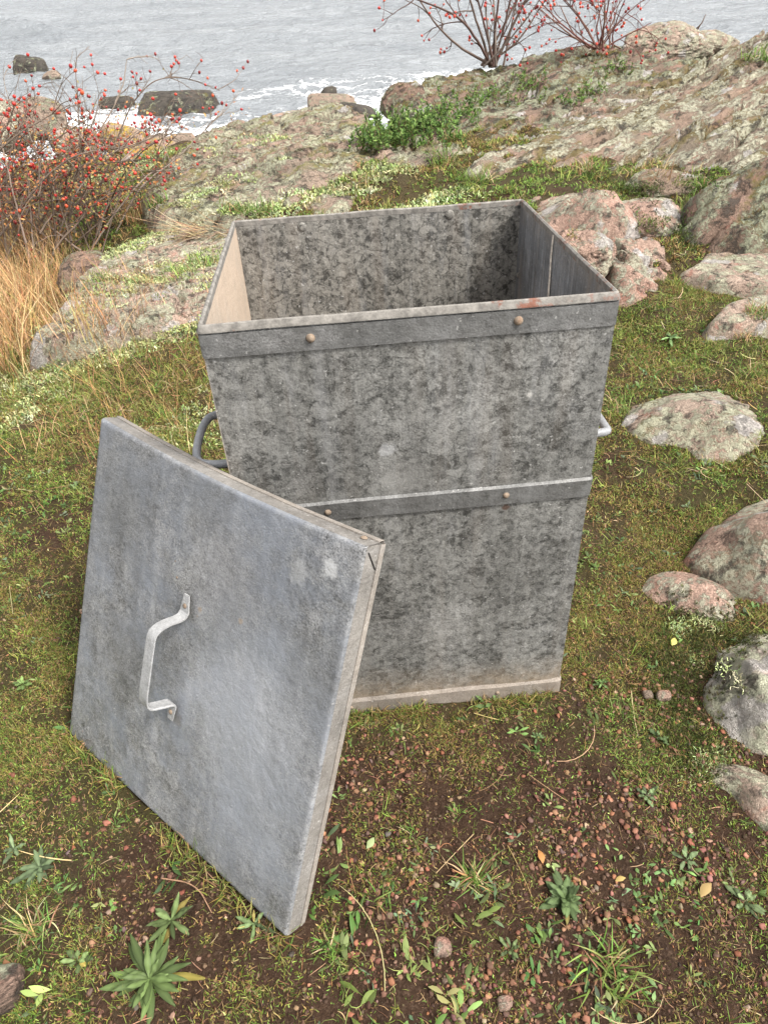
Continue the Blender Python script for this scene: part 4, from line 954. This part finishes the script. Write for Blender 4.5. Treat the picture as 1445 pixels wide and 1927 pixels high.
def puff(P, s, nb): g.add(*clumps(P, nb, (.008 * s, .020 * s), (.004 * s, .008 * s), (-.2, 1.5), LIC, spread=.024 * s, prof=(1, 1.1, .8), bend=(-1, 1.5), wig=1.5, C2k=1.25))
puff(P[near][:2200], .9, 26); puff(P[~near], 1.5, 22)
for (px, py, n_) in ((1325, 1165, 16), (1290, 1180, 8), (1310, 1245, 6), (1345, 1440, 14), (1330, 1460, 10), (1395, 1270, 5), (600, 385, 0)):
    q = shoot(px, py)
    if q is not None and n_: lich(q + np.stack([rng.normal(0, .016, n_), rng.normal(0, .012, n_), np.zeros(n_)], -1), .55, 30)
for (x0, y0, x1, y1, n_, w_) in ((0, 740, 150, 690, 70, 16), (130, 700, 400, 600, 120, 12), (20, 800, 120, 730, 30, 12), (235, 530, 300, 525, 26, 6), (330, 510, 410, 490, 26, 6), (240, 545, 200, 510, 14, 8), (330, 395, 430, 330, 40, 10), (240, 470, 330, 430, 50, 10), (200, 490, 250, 460, 20, 8)):
    for _ in range(n_):
        u = rng.random(); q = shoot(x0 + (x1 - x0) * u + rng.normal() * w_, y0 + (y1 - y0) * u + rng.normal() * w_ * .6)
        if q is not None: puff(q[None] + rng.normal(0, .01, (1, 3)) * [1, 1, 0], .9, 34)
tag(g.build('reindeer_lichen', M_LICH), 'pale yellow green branching lichen cushions on the rock slope', 'lichen', kind='stuff')
# cushions of dark moss beside the right boulders
DKM = [(.05, .065, .018), (.035, .045, .012), (.075, .08, .022), (.06, .05, .02)]
pts = []
for (px, py, sx, sy, n_) in ((1290, 1215, 45, 40, 1000), (1330, 1190, 50, 18, 500), (1270, 1300, 32, 60, 1200), (1320, 1410, 25, 30, 350), (1400, 1190, 40, 14, 300), (1240, 1200, 30, 30, 250), (1255, 1390, 28, 30, 350)):
    for _ in range(n_):
        q = shoot(px + rng.normal() * sx, py + rng.normal() * sy)
        if q is not None and q[1] < 2 and q[2] < .05: pts.append(q)
pts = np.array(pts); pts = pts[free(pts)]
g2.add(*clumps(pts, 9, (.005, .010), (.0014, .0022), (.3, 1.5), DKM, spread=.0028, prof=(1, .9, .2), C2k=1.8))
# brighter moss in cracks of the rocks farther back
pts = []
for (px, py, sx, sy, n_) in ((1190, 352, 30, 8, 110), (1320, 345, 15, 7, 50), (1225, 415, 12, 10, 30), (1285, 440, 10, 22, 60)):
    for _ in range(n_):
        q = shoot(px + rng.normal() * sx, py + rng.normal() * sy)
        if q is not None: pts.append(q)
g2.add(*clumps(np.array(pts), 14, (.01, .022), (.004, .006), (.2, 1.4), [(.06, .09, .02), (.10, .13, .03), (.05, .06, .02)], spread=.03, prof=(1, .9, .2), C2k=1.4))
# olive moss carpets on the rocks
def dr_(x, y): return np.clip(3.5 * (fbm(p3((x * .8 + y * .6) * .9, (-x * .6 + y * .8) * 2.2), 4, 155) - .16), 0, 1)
P, nn, tt = points(26000, -3.2, 5.0, 2.0, 8.8, dr_); k = (tt == 1) & (nn[:, 2] > .72); P = P[k]
g2.add(*clumps(P, 8, (.008, .022), (.004, .008), (.2, 1.3), [(.15, .14, .045), (.20, .17, .06), (.10, .10, .03), (.17, .12, .05)], spread=.02, prof=(1, .9, .2), C2k=1.3))
tag(g2.build('moss_cushions', M_FOL), 'dark and olive moss cushions in the cracks and beside the boulders', 'moss', kind='stuff')

# ------------------------------------------------------------------ single tufts of grass
def tuft(px, py, h, nb, cols, label, dry=.25, spread=.02, wd=.0028, lean=None, pos=None):
    q = shoot(px, py) if pos is None else pos
    if q is None: return
    el = rng.uniform(.35, 1.45, nb); az = rng.uniform(0, 6.283, nb)
    c = np.where((rng.random(nb) < dry)[:, None], pal(DRY, nb), pal(cols, nb))
    Q = np.stack([np.clip(rng.normal(0, spread, nb), -1.6 * spread, 1.6 * spread), np.clip(rng.normal(0, spread, nb), -1.6 * spread, 1.6 * spread), np.full(nb, -.006)], -1)
    V, F, C = ribbons(Q, az, el, rng.uniform(.3, 1.6, nb), h * rng.uniform(.45, 1.15, nb), wd * rng.uniform(.7, 1.4, nb), c, c * 1.2, (1, 1, .85, .6, .35, .04), .15, rng.normal(0, .35, nb), rng.normal(0, .3, nb))
    o = mesh('grass_tuft', V, F, M_FOL, None, C); o.location = q.tolist(); tag(o, label, 'grass tuft', 'grass tufts'); return o
BG = [(.11, .19, .035), (.15, .24, .05), (.09, .14, .03), (.2, .26, .07)]
for a in ((832, 305, .17, 130, BG, 'bright green grass tuft behind the bin, below the green shrub', .2, .05, .006),
          (905, 345, .15, 110, BG, 'green grass tuft right behind the back corner of the bin', .2, .05, .006),
          (850, 262, .16, 60, BG, 'small grass tuft at the lower edge of the green shrub', .3, .04, .006),
          (690, 345, .14, 90, GRN, 'olive grass tuft on the slope behind the bin', .5, .06, .005),
          (440, 397, .12, 110, BG, 'green tuft at the rear left corner of the bin', .15, .05, .005),
          (490, 395, .11, 90, BG, 'green tuft just behind the left part of the bin rim', .15, .06, .005),
          (300, 385, .14, 80, BG, 'green tuft among brown stems on the left rock slope', .3, .05, .006),
          (340, 515, .09, 100, BG, 'green tuft growing above the low pinkish slab', .15, .05, .004),
          (385, 490, .09, 90, BG, 'green tuft beside the left edge of the bin mouth', .2, .05, .004),
          (195, 530, .10, 90, BG, 'green tuft between the dark rounded rock and the low slab', .15, .05, .004),
          (1110, 325, .16, 60, GRN, 'thin yellowing grass tuft in front of the big slab', .6, .05, .004),
          (1245, 330, .14, 30, DRY, 'dry brown grass tuft at the foot of the big slab', .8, .06, .004),
          (1320, 345, .09, 90, BG, 'vivid green tuft in the crack below the big slab', .05, .04, .005),
          (1435, 110, .13, 110, BG, 'green tuft on the big slab near the upper right corner', .2, .10, .008),
          (1425, 590, .09, 110, BG, 'yellowing green tuft on the small flat pale rock', .35, .03, .0035),
          (1400, 630, .06, 70, DRY, 'orange tinted tuft below the small flat pale rock', .5, .03, .003),
          (1410, 705, .075, 80, BG, 'green tuft in the turf above the low rounded boulder', .2, .03, .003),
          (1165, 765, .075, 110, BG, 'yellow green tuft beside the right bin handle', .3, .04, .003),
          (1215, 575, .05, 90, BG, 'green tuft at the foot of the knobbly boulder', .05, .03, .003),
          (1190, 680, .045, 90, BG, 'low green tuft right of the bin side', .1, .03, .0025),
          (1275, 345, .08, 40, BG, 'small green tuft between two mossy rocks', .3, .03, .004),
          (890, 1655, .062, 70, BG, 'spiky yellow green tuft left of the leaf rosette', .35, .012, .0026),
          (1150, 1840, .075, 90, BG, 'large spreading grass tuft at the bottom right', .3, .025, .003),
          (60, 1760, .07, 100, BG, 'grass tuft with orange dry blades at the bottom left', .5, .018, .0024),
          (715, 1700, .05, 26, BG, 'sparse grass tuft right of the lid tip', .2, .012, .0024),
          (858, 1530, .026, 60, BG, 'tiny bright green tuft among the gravel', .02, .006, .0014),
          (770, 1575, .04, 24, BG, 'sparse little tuft left of the tiny bright one', .1, .01, .0018),
          (685, 1350, .05, 50, BG, 'green tuft at the bottom edge of the bin beside the lid', .25, .02, .0026),
          (1120, 1190, .03, 40, BG, 'small tuft in the turf right of the bin side', .2, .02, .002),
          (1180, 1340, .04, 60, BG, 'little green tuft below the grey pebble', .1, .02, .0022),
          (620, 1790, .04, 40, BG, 'small weed tuft right below the tip of the lid', .15, .012, .003),
          (905, 1660, .035, 20, DRY, 'orange dead blades in the spiky tuft left of the rosette', 1.0, .012, .0022)):
    tuft(*a)
# brown dead stems lying on the slope left of the bin mouth
for (px, py, n_, lb) in ((390, 440, 90, 'heap of brown dead stems at the left of the bin mouth'), (250, 420, 120, 'reddish dry grass tuft on the slope behind the dark rounded rock'), (165, 640, 60, 'thin reddish grass tuft at the left end of the low slab')):
    q = shoot(px, py); Q = np.stack([rng.normal(0, .10, n_), rng.normal(0, .06, n_), rng.uniform(0, .03, n_)], -1); c = pal(ORG if px < 300 else DRY, n_)
    lie = px > 300
    V, F, C = ribbons(Q, rng.uniform(2.6, 4.2, n_) if lie else rng.uniform(0, 6.28, n_), rng.uniform(-.1, .5, n_) if lie else rng.uniform(.8, 1.5, n_), rng.uniform(0, .5, n_), rng.uniform(.15, .4, n_) * (1 if lie else .8), .0035, c, c, (1, 1, .9, .8, .6, .2), 0, rng.normal(0, .5, n_))
    o = mesh('dead_grass', V, F, M_DRY, None, C); o.location = q.tolist(); tag(o, lb, 'dry grass')

g = Geo(); Q = []
for (a, b, fr, n_) in (((-W2, -D2 - .009), (W2, -D2 - .009), 'b', 280), ((W2 + .009, -D2), (W2 + .009, D2), 'b', 120), ((-W2 - .009, -D2), (-W2 - .009, D2), 'b', 60), ((-.02, -.012), (.73, .006), 'l', 300)):
    for k in range(n_):
        u = rng.random() ** 1.0; x_, y_ = a[0] + (b[0] - a[0]) * u, a[1] + (b[1] - a[1]) * u
        q = BT + BRM @ np.array([x_, y_, 0]) if fr == 'b' else LT + LRM @ np.array([x_, y_, rng.uniform(-.03, .012)]) + np.array([-.004, -.006, 0])
        q = q + np.array([rng.normal(0, .004), -abs(rng.normal(0, .010)), 0]); q[2] = float(ground(np.array([q[0]]), np.array([q[1]]))[0]); Q.append(q)
Q = np.array(Q); Q = Q[fbm(Q * 6, 3, 88) > -.12]
g.add(*clumps(Q, 4, (.014, .046), (.0012, .0026), (.3, 1.4), GRN[:4] + MOS[:4] + DRK[:2], spread=.006, prof=(1, .9, .6, .05), wig=.5, per=False))
tag(g.build('edge_grass', M_FOL), 'short blades growing against the foot of the bin and the lid', 'grass', kind='stuff')

# ------------------------------------------------------------------ leaf rosettes
def rosette(px, py, n_, L, W, col, label, up=(.05, .5), prof=(.35, .5, .85, 1, .9, .6, .08), bend=(.1, .6), jit=.15, cat='rosette'):
    q = shoot(px, py); o_ = empty('leaf_rosette', q.tolist()); tag(o_, label, cat, 'leafy rosettes')
    for i in range(n_):
        f = i / n_; az = i * 2.39996 + rng.normal(0, .3); l_ = L * (1 - .55 * f) * rng.uniform(.55, 1.15); w_ = W * (1 - .3 * f) * rng.uniform(.85, 1.15)
        c = np.array(col) * .64 * np.clip(1 + .3 * rng.normal(), .5, 1.7) * (1 + .2 * f) * (np.array([1.9, 1.1, .8]) if rng.random() < .04 else 1)
        V, F, C = ribbons([(0.001 * math.cos(az), .001 * math.sin(az), .002 + .010 * f)], az, up[0] + (up[1] - up[0]) * f ** 1.6 + rng.normal(0, .08), rng.uniform(*bend), l_, w_, c, c * 1.1, tuple(np.interp(np.linspace(0, 1, 13), np.linspace(0, 1, len(prof)), prof)), .22, rng.normal(0, .25), rng.normal(0, .12))
        V = V + np.array([0, 0, 1.]) * (.0012 * np.sin(np.arange(len(V)) * 1.7))[:, None]
        C = C.copy(); C[1::3] *= 1.6
        mesh('leaf', V, F, M_FOL, o_, C)
rosette(1062, 1695, 56, .060, .0155, (.105, .15, .06), 'dense dark green rosette of pointed leaves at the bottom right', up=(.0, 1.15))
rosette(285, 1845, 38, .098, .0145, (.105, .15, .05), 'large rosette of long narrow leaves at the bottom left', up=(.05, .8))
rosette(325, 1735, 15, .072, .013, (.11, .15, .055), 'leafy rosette between the large rosette and the lid', up=(.1, .8))
rosette(78, 1635, 16, .066, .013, (.11, .15, .075), 'grey green rosette left of the lid foot', up=(.1, .6))
rosette(30, 1600, 8, .045, .010, (.12, .16, .08), 'small grey green rosette at the left edge', up=(.1, .6))
rosette(45, 1290, 9, .032, .012, (.17, .25, .08), 'light green clover-like rosette at the left edge beside the lid', prof=(.15, .2, .9, 1, .9, .1), up=(.3, .9))
rosette(1260, 637, 11, .075, .016, (.15, .24, .09), 'light green rosette in the turf right of the bin')
rosette(480, 1740, 8, .04, .009, (.12, .17, .07), 'small rosette just left of the lid tip', up=(.1, .7))
rosette(1130, 1290, 9, .03, .008, (.12, .19, .06), 'small rosette right of the bin foot', up=(.1, .7))
rosette(1240, 1390, 8, .028, .009, (.12, .18, .07), 'little weed rosette beside the white crusted boulder', up=(.2, .9), prof=(.15, .2, .9, 1, .9, .1))
rosette(1010, 1390, 8, .02, .006, (.12, .18, .07), 'tiny weed rosette near the gravel in front of the bin', up=(.2, .9))
rosette(1215, 1500, 10, .035, .010, (.13, .18, .08), 'broad-leaved weed left of the lowest boulder', up=(.2, .9), prof=(.12, .15, .8, 1, .9, .1))
rosette(1290, 1620, 10, .035, .009, (.14, .19, .09), 'broad-leaved weed below the lowest boulder', up=(.2, .9), prof=(.12, .15, .8, 1, .9, .1))
rosette(1400, 1700, 12, .038, .010, (.15, .20, .09), 'leafy weed at the right edge near the bottom', up=(.2, .9), prof=(.12, .15, .8, 1, .9, .1))
rosette(960, 1790, 9, .032, .008, (.15, .20, .08), 'branching weed below the dense rosette', up=(.2, .9), prof=(.12, .15, .8, 1, .9, .1))
rosette(150, 1810, 9, .035, .011, (.14, .19, .07), 'small broad-leaved weed left of the large rosette', up=(.2, .9), prof=(.12, .15, .8, 1, .9, .1))
# fallen leaves
for (px, py, s_, c, lb) in ((690, 1600, .014, (.30, .36, .17), 'pale green fallen leaf right of the lid'), (1020, 1628, .014, (.42, .2, .07), 'orange fallen leaf above the dense rosette'), (1175, 1655, .011, (.45, .33, .12), 'yellow fallen leaf right of the dense rosette'), (1262, 1218, .016, (.55, .5, .14), 'yellow leaf beside the dark moss'), (1335, 1665, .018, (.4, .28, .12), 'tan fallen leaf at the lower right'), (12, 1808, .02, (.28, .14, .07), 'brown curled leaf at the bottom left')):
    q = shoot(px, py)
    V, F, C = ribbons([(0, 0, .008)], rng.uniform(0, 6), .15, .6, s_ * 2, s_, c, np.array(c) * 1.15, (.1, .6, 1, .9, .6, .05), .3, .4, .2)
    o = mesh('fallen_leaf', V, F, M_FOL, None, C); o.location = q.tolist(); tag(o, lb, 'leaf')
# dry twig in front of the lid
g = Geo(); a = shoot(305, 1655); b = shoot(400, 1720); mdd = (a + b) / 2 + np.array([.02, .015, .02])
V, F = tube(smooth_path([a + [0, 0, .006], mdd, b + [0, 0, .006]]), np.linspace(.0016, .0008, len(smooth_path([a, mdd, b]))), 6); o = mesh('dry_stalk', V, F, mat_rust('dry_stalk', base=(.34, .2, .12), amt=.1)); tag(o, 'curved dry brown stalk lying in front of the lid', 'stalk')

# ------------------------------------------------------------------ bushes
def stem_walk(p, d, L, k, bendv, jit, r_):
    pts = [p]; st = L / k
    for i in range(k):
        d = d + bendv / k + r_.normal(0, jit, 3); d = d / np.linalg.norm(d); p = p + d * st; pts.append(p)
    return np.array(pts), d
BARK = [(.13, .08, .06), (.17, .11, .08), (.10, .055, .045), (.22, .16, .12)]
def rose_bush(label, stems, seed, hips, hip=.011, twl=(.12, .34), density=9, r0=.007, colr=BARK, randoms=None, ntw=1.0, leaves=0, group='rose bushes with red hips'):
    r_ = np.random.default_rng(seed); g = Geo(); tips = []; org = np.array(stems[0][0] if not isinstance(stems[0][0], tuple) else ptY(*stems[0][0]))
    lines = [smooth_path([ptY(*q) for q in s_], it=3) for s_ in stems]
    if randoms: lines += randoms(r_)
    for L_ in lines:
        L_ = L_ + .006 * r_.normal(size=L_.shape).cumsum(0) * .35
        k = len(L_); ln = np.linalg.norm(np.diff(L_, axis=0), axis=1).sum(); c = np.array(colr[r_.integers(len(colr))])
        rad = np.linspace(r0, r0 * .28, k) * r_.uniform(.7, 1.1); V, F = tube(L_, rad, 6, False); g.add(V, F, c)
        T = np.gradient(L_, axis=0); T /= np.linalg.norm(T, axis=1)[:, None]
        for _ in range(int(ln * density * ntw)):
            i = r_.integers(int(k * .25), k); d = T[i] * .6 + r_.normal(0, .6, 3) + np.array([0, 0, .3]); d /= np.linalg.norm(d)
            l_ = r_.uniform(*twl); P_, d2 = stem_walk(L_[i], d, l_, 7, r_.normal(0, .5, 3), .12, r_)
            V, F = tube(P_, np.linspace(r0 * .36, r0 * .16, 8), 4, False); g.add(V, F, c * r_.uniform(.7, 1.2)); tips.append(P_[-1])
            for __ in range(3):
                j = r_.integers(2, 8); d3 = d2 + r_.normal(0, .7, 3); d3 /= np.linalg.norm(d3)
                P2, _q = stem_walk(P_[j], d3, l_ * r_.uniform(.2, .5), 4, r_.normal(0, .4, 3), .12, r_)
                V, F = tube(P2, np.linspace(r0 * .24, r0 * .12, 5), 3, False); g.add(V, F, c * r_.uniform(.6, 1.2)); tips.append(P2[-1])
    org = lines[0][0]
    e_ = empty('rose_bush', org.tolist()); tag(e_, label, 'bush', group)
    V = np.concatenate(g.V) - org; mesh('branches', V, [np.concatenate(f) for f in g.F.values()], M_BARK, e_, np.concatenate(g.C))
    tips = np.array(tips).reshape(-1, 3); r_.shuffle(tips)
    if leaves:
        Q = tips[r_.integers(0, len(tips), leaves)] * 1.0 + r_.normal(0, .05, (leaves, 3)); k = (Q[:, 2] < ptY(100, 240, 5.7)[2] + .12 * r_.normal(size=leaves)); Q = Q[k]; m_ = len(Q)
        c = np.array([(.42, .20, .07), (.50, .28, .10), (.30, .13, .06), (.24, .2, .07)])[r_.integers(0, 4, m_)]
        V_, F_, C_ = ribbons(Q - org, r_.uniform(0, 6.28, m_), r_.uniform(-1, 1, m_), r_.uniform(-.5, 1.2, m_), r_.uniform(.015, .035, m_), r_.uniform(.008, .016, m_), c, c * 1.2, (.3, 1, .9, .1), .3, r_.normal(0, .5, m_), r_.normal(0, .8, m_)); mesh('withered_leaves', V_, F_, M_DRY, e_, C_); tips = tips[:hips]; tips = tips[np.argsort(np.linalg.norm(tips - OC, axis=1))]
    HC = [(.46, .03, .022), (.55, .05, .028), (.33, .02, .02), (.56, .09, .035), (.22, .02, .02)]
    Vb, Fb = ICO[2]; gs = Geo(); base = []
    for q in range(5):
        H_ = Vb * np.array([1, 1, 1.18 + .08 * q]); H_ = H_ * (1 - .16 * np.clip(H_[:, 2:], 0, 2)); cc = np.broadcast_to(np.array(HC[q]), H_.shape).copy()
        st_, sf = tube([(0, 0, 1.25), (.03, 0, 1.6), (0, .05, 1.85)], [.12, .10, .22], 4)
        cc = np.concatenate([cc, np.tile((.10, .06, .04), (len(st_), 1))]); base.append((np.concatenate([H_, st_]), [Fb, sf[0] + len(H_), sf[1] + len(H_), sf[2] + len(H_)], cc))
    tmpl = [None] * 5
    for i, t_ in enumerate(tips):
        q = r_.integers(5); s_ = hip * r_.uniform(.7, 1.15); rot = Matrix.Rotation(r_.uniform(0, 6.28), 3, 'Z') @ Matrix.Rotation(r_.uniform(1.7, 3.1), 3, 'X')
        if i < 100:
            M_ = Matrix.Translation(Vector((t_ - org).tolist())) @ rot.to_4x4() @ Matrix.Diagonal((s_, s_, s_, 1))
            if tmpl[q] is None: tmpl[q] = o = mesh('rose_hip', base[q][0], base[q][1], M_HIP, e_, base[q][2])
            else: o = tmpl[q].copy(); COL.objects.link(o); o.parent = e_
            o.matrix_local = M_
        else:
            gs.add(base[q][0] @ np.array(rot).T * s_ + (t_ - org), base[q][1], base[q][2])
    if gs.n: o = gs.build('rose_hips', M_HIP, e_); tag(o, kind='stuff')
    return e_
def left_random(r_):
    out = []
    for i in range(70):
        a = ptY(r_.uniform(-120, 200), r_.uniform(440, 520), r_.uniform(4.9, 6.3)); tx, ty = r_.uniform(-80, 330), r_.uniform(190, 380)
        if tx > 200: ty = max(ty, 250)
        b = ptY(tx, ty, r_.uniform(5.0, 6.6)); mm = (a + b) / 2 + np.array([r_.normal(0, .1), r_.normal(0, .1), r_.uniform(.05, .3)])
        out.append(smooth_path([a, mm, b], it=3))
    return out
rose_bush('rose bush heavy with red hips at the left edge', [
    [(150, 500, 5.7), (185, 380, 5.8), (225, 250, 5.9), (262, 165, 6.0), (330, 140, 6.1), (412, 168, 6.2)],
    [(100, 500, 5.5), (150, 330, 5.6), (142, 210, 5.7), (137, 108, 5.7)],
    [(60, 500, 5.4), (85, 350, 5.5), (60, 240, 5.6), (25, 195, 5.7)],
    [(200, 480, 5.7), (260, 345, 5.9), (330, 300, 6.0), (405, 215, 6.1)],
    [(120, 470, 5.6), (170, 270, 5.8), (235, 180, 5.9), (245, 118, 6.0)],
    [(180, 460, 5.6), (230, 380, 5.8), (285, 320, 6.0), (325, 318, 6.1)],
    [(-40, 480, 5.2), (-30, 300, 5.3), (20, 215, 5.5)], [(20, 480, 5.3), (10, 300, 5.4), (60, 190, 5.5), (110, 200, 5.6)]],
    401, 900, hip=.0105, leaves=3800, randoms=left_random, density=7, r0=.0085, colr=[(.15, .11, .085), (.20, .15, .12), (.11, .08, .06), (.26, .21, .17)])
def top_random(cx, cy, Y, x0, x1, y0, y1, n_):
    def f(r_):
        out = []
        for i in range(n_):
            a = ptY(cx + r_.normal() * 14, cy, Y + r_.normal() * .1); b = ptY(r_.uniform(x0, x1), r_.uniform(y0, y1), Y + r_.uniform(-.5, .5)); mm = a * .5 + b * .5 + np.array([0, 0, -.05]) + r_.normal(0, .04, 3)
            out.append(smooth_path([a, mm, b], it=3))
        return out
    return f
qb = shoot(925, 138); Yb = min(qb[1], 9) if qb is not None else 7.8
rose_bush('bare grey stemmed rose bush growing from the headland edge', [
    [(925, 126, Yb), (880, 100, Yb), (830, 60, Yb - .1), (790, 0, Yb - .1)], [(922, 126, Yb), (905, 70, Yb), (880, 0, Yb), (860, -80, Yb)],
    [(928, 126, Yb), (935, 40, Yb), (945, -60, Yb), (950, -150, Yb)], [(925, 126, Yb), (915, 40, Yb - .1), (905, -100, Yb)],
    [(930, 126, Yb), (960, 50, Yb), (1000, -20, Yb), (1040, -80, Yb)], [(925, 126, Yb), (945, 60, Yb), (965, -30, Yb), (985, -120, Yb)], [(926, 124, Yb), (890, 60, Yb - .2), (850, 20, Yb - .3), (770, -5, Yb - .3)]],
    402, 70, hip=.0125, twl=(.15, .45), density=4.5, r0=.017, colr=[(.14, .10, .08), (.10, .06, .05), (.20, .16, .135)], randoms=top_random(925, 125, Yb, 800, 1070, -160, 20, 6))
qc = shoot(1110, 105); Yc = min(qc[1], 9.5) if qc is not None else 8.5
rose_bush('low reddish rose bush with hips on the headland crest', [
    [(1130, 92, Yc), (1160, 50, Yc), (1200, 10, Yc), (1235, -10, Yc)], [(1125, 92, Yc), (1100, 50, Yc), (1070, 10, Yc), (1040, -20, Yc)], [(1128, 92, Yc), (1140, 30, Yc), (1150, -40, Yc)],
    [(1135, 92, Yc), (1180, 62, Yc), (1225, 40, Yc)], [(1120, 92, Yc), (1060, 60, Yc), (1010, 30, Yc)]],
    403, 110, hip=.0125, twl=(.2, .5), density=5.5, r0=.011, colr=[(.15, .06, .05), (.12, .055, .045), (.18, .10, .075)], randoms=top_random(1125, 92, Yc, 990, 1235, -30, 40, 14))
rose_bush('thin bare twig behind the skyline rock', [[(1300, 80, 9.6), (1312, 50, 9.6), (1325, 25, 9.6)], [(1303, 60, 9.6), (1318, 45, 9.6)]], 404, 0, twl=(.05, .12), density=3, r0=.010, group=None)

# green shrub below the headland
def shrub(label, spots, seed, Lh=(.16, .34), nl=16, leaf=(.022, .034), lw=.010, cols=((.09, .16, .035), (.13, .22, .05), (.19, .28, .07), (.06, .11, .03))):
    r_ = np.random.default_rng(seed); ST = []; gl = Geo(); org = None
    for (px, py, sx, sy, n_) in spots:
        for _ in range(n_):
            q = shoot(px + r_.normal() * sx, py + r_.normal() * sy)
            if q is None: continue
            if org is None: org = q
            L_ = r_.uniform(*Lh); d = np.array([r_.normal(0, .35) + .15, r_.normal(0, .35), 1.]); d /= np.linalg.norm(d)
            P_, d2 = stem_walk(q, d, L_, 8, r_.normal(0, .4, 3), .06, r_); V, F = tube(P_, np.linspace(.003, .0012, 9), 4, False)
            if len(ST) < 100: ST.append((V - org, F))
            i = r_.integers(1, 9, nl); Q = P_[i] + r_.normal(0, .004, (nl, 3)); c = np.array(cols)[r_.integers(0, 4, nl)] * r_.uniform(.7, 1.3, (nl, 1))
            V, F, C = ribbons(Q - org, r_.uniform(0, 6.28, nl), r_.uniform(.1, 1.2, nl), r_.uniform(-.2, .8, nl), r_.uniform(leaf[0], leaf[1], nl), lw, c, c * 1.15, (.3, 1, .9, .1), .25, 0., r_.normal(0, .5, nl)); gl.add(V, F, C)
    e_ = empty('green_shrub', org.tolist()); tag(e_, label, 'shrub'); gl.build('leaves', M_FOL, e_)
    for V, F in ST: mesh('stem', V, F, M_BARK, e_, np.full((len(V), 3), (.14, .09, .05)))
shrub('low leafy green shrub at the tip of the headland', [(755, 268, 40, 10, 70), (695, 282, 25, 6, 34), (815, 245, 30, 8, 44), (865, 222, 20, 6, 14)], 501, Lh=(.10, .24), nl=24, leaf=(.028, .045), lw=.013)
shrub('thin strip of green leaves in the crack above the shrub', [(930, 190, 30, 8, 26), (990, 168, 25, 6, 18)], 502, Lh=(.08, .18), nl=14, leaf=(.022, .034), lw=.011)
shrub('creeping green plant in the crack of the right headland rock', [(1080, 195, 25, 5, 18), (1110, 180, 15, 5, 10), (1160, 140, 30, 4, 14)], 503, Lh=(.05, .12), nl=12, leaf=(.022, .034), lw=.011)
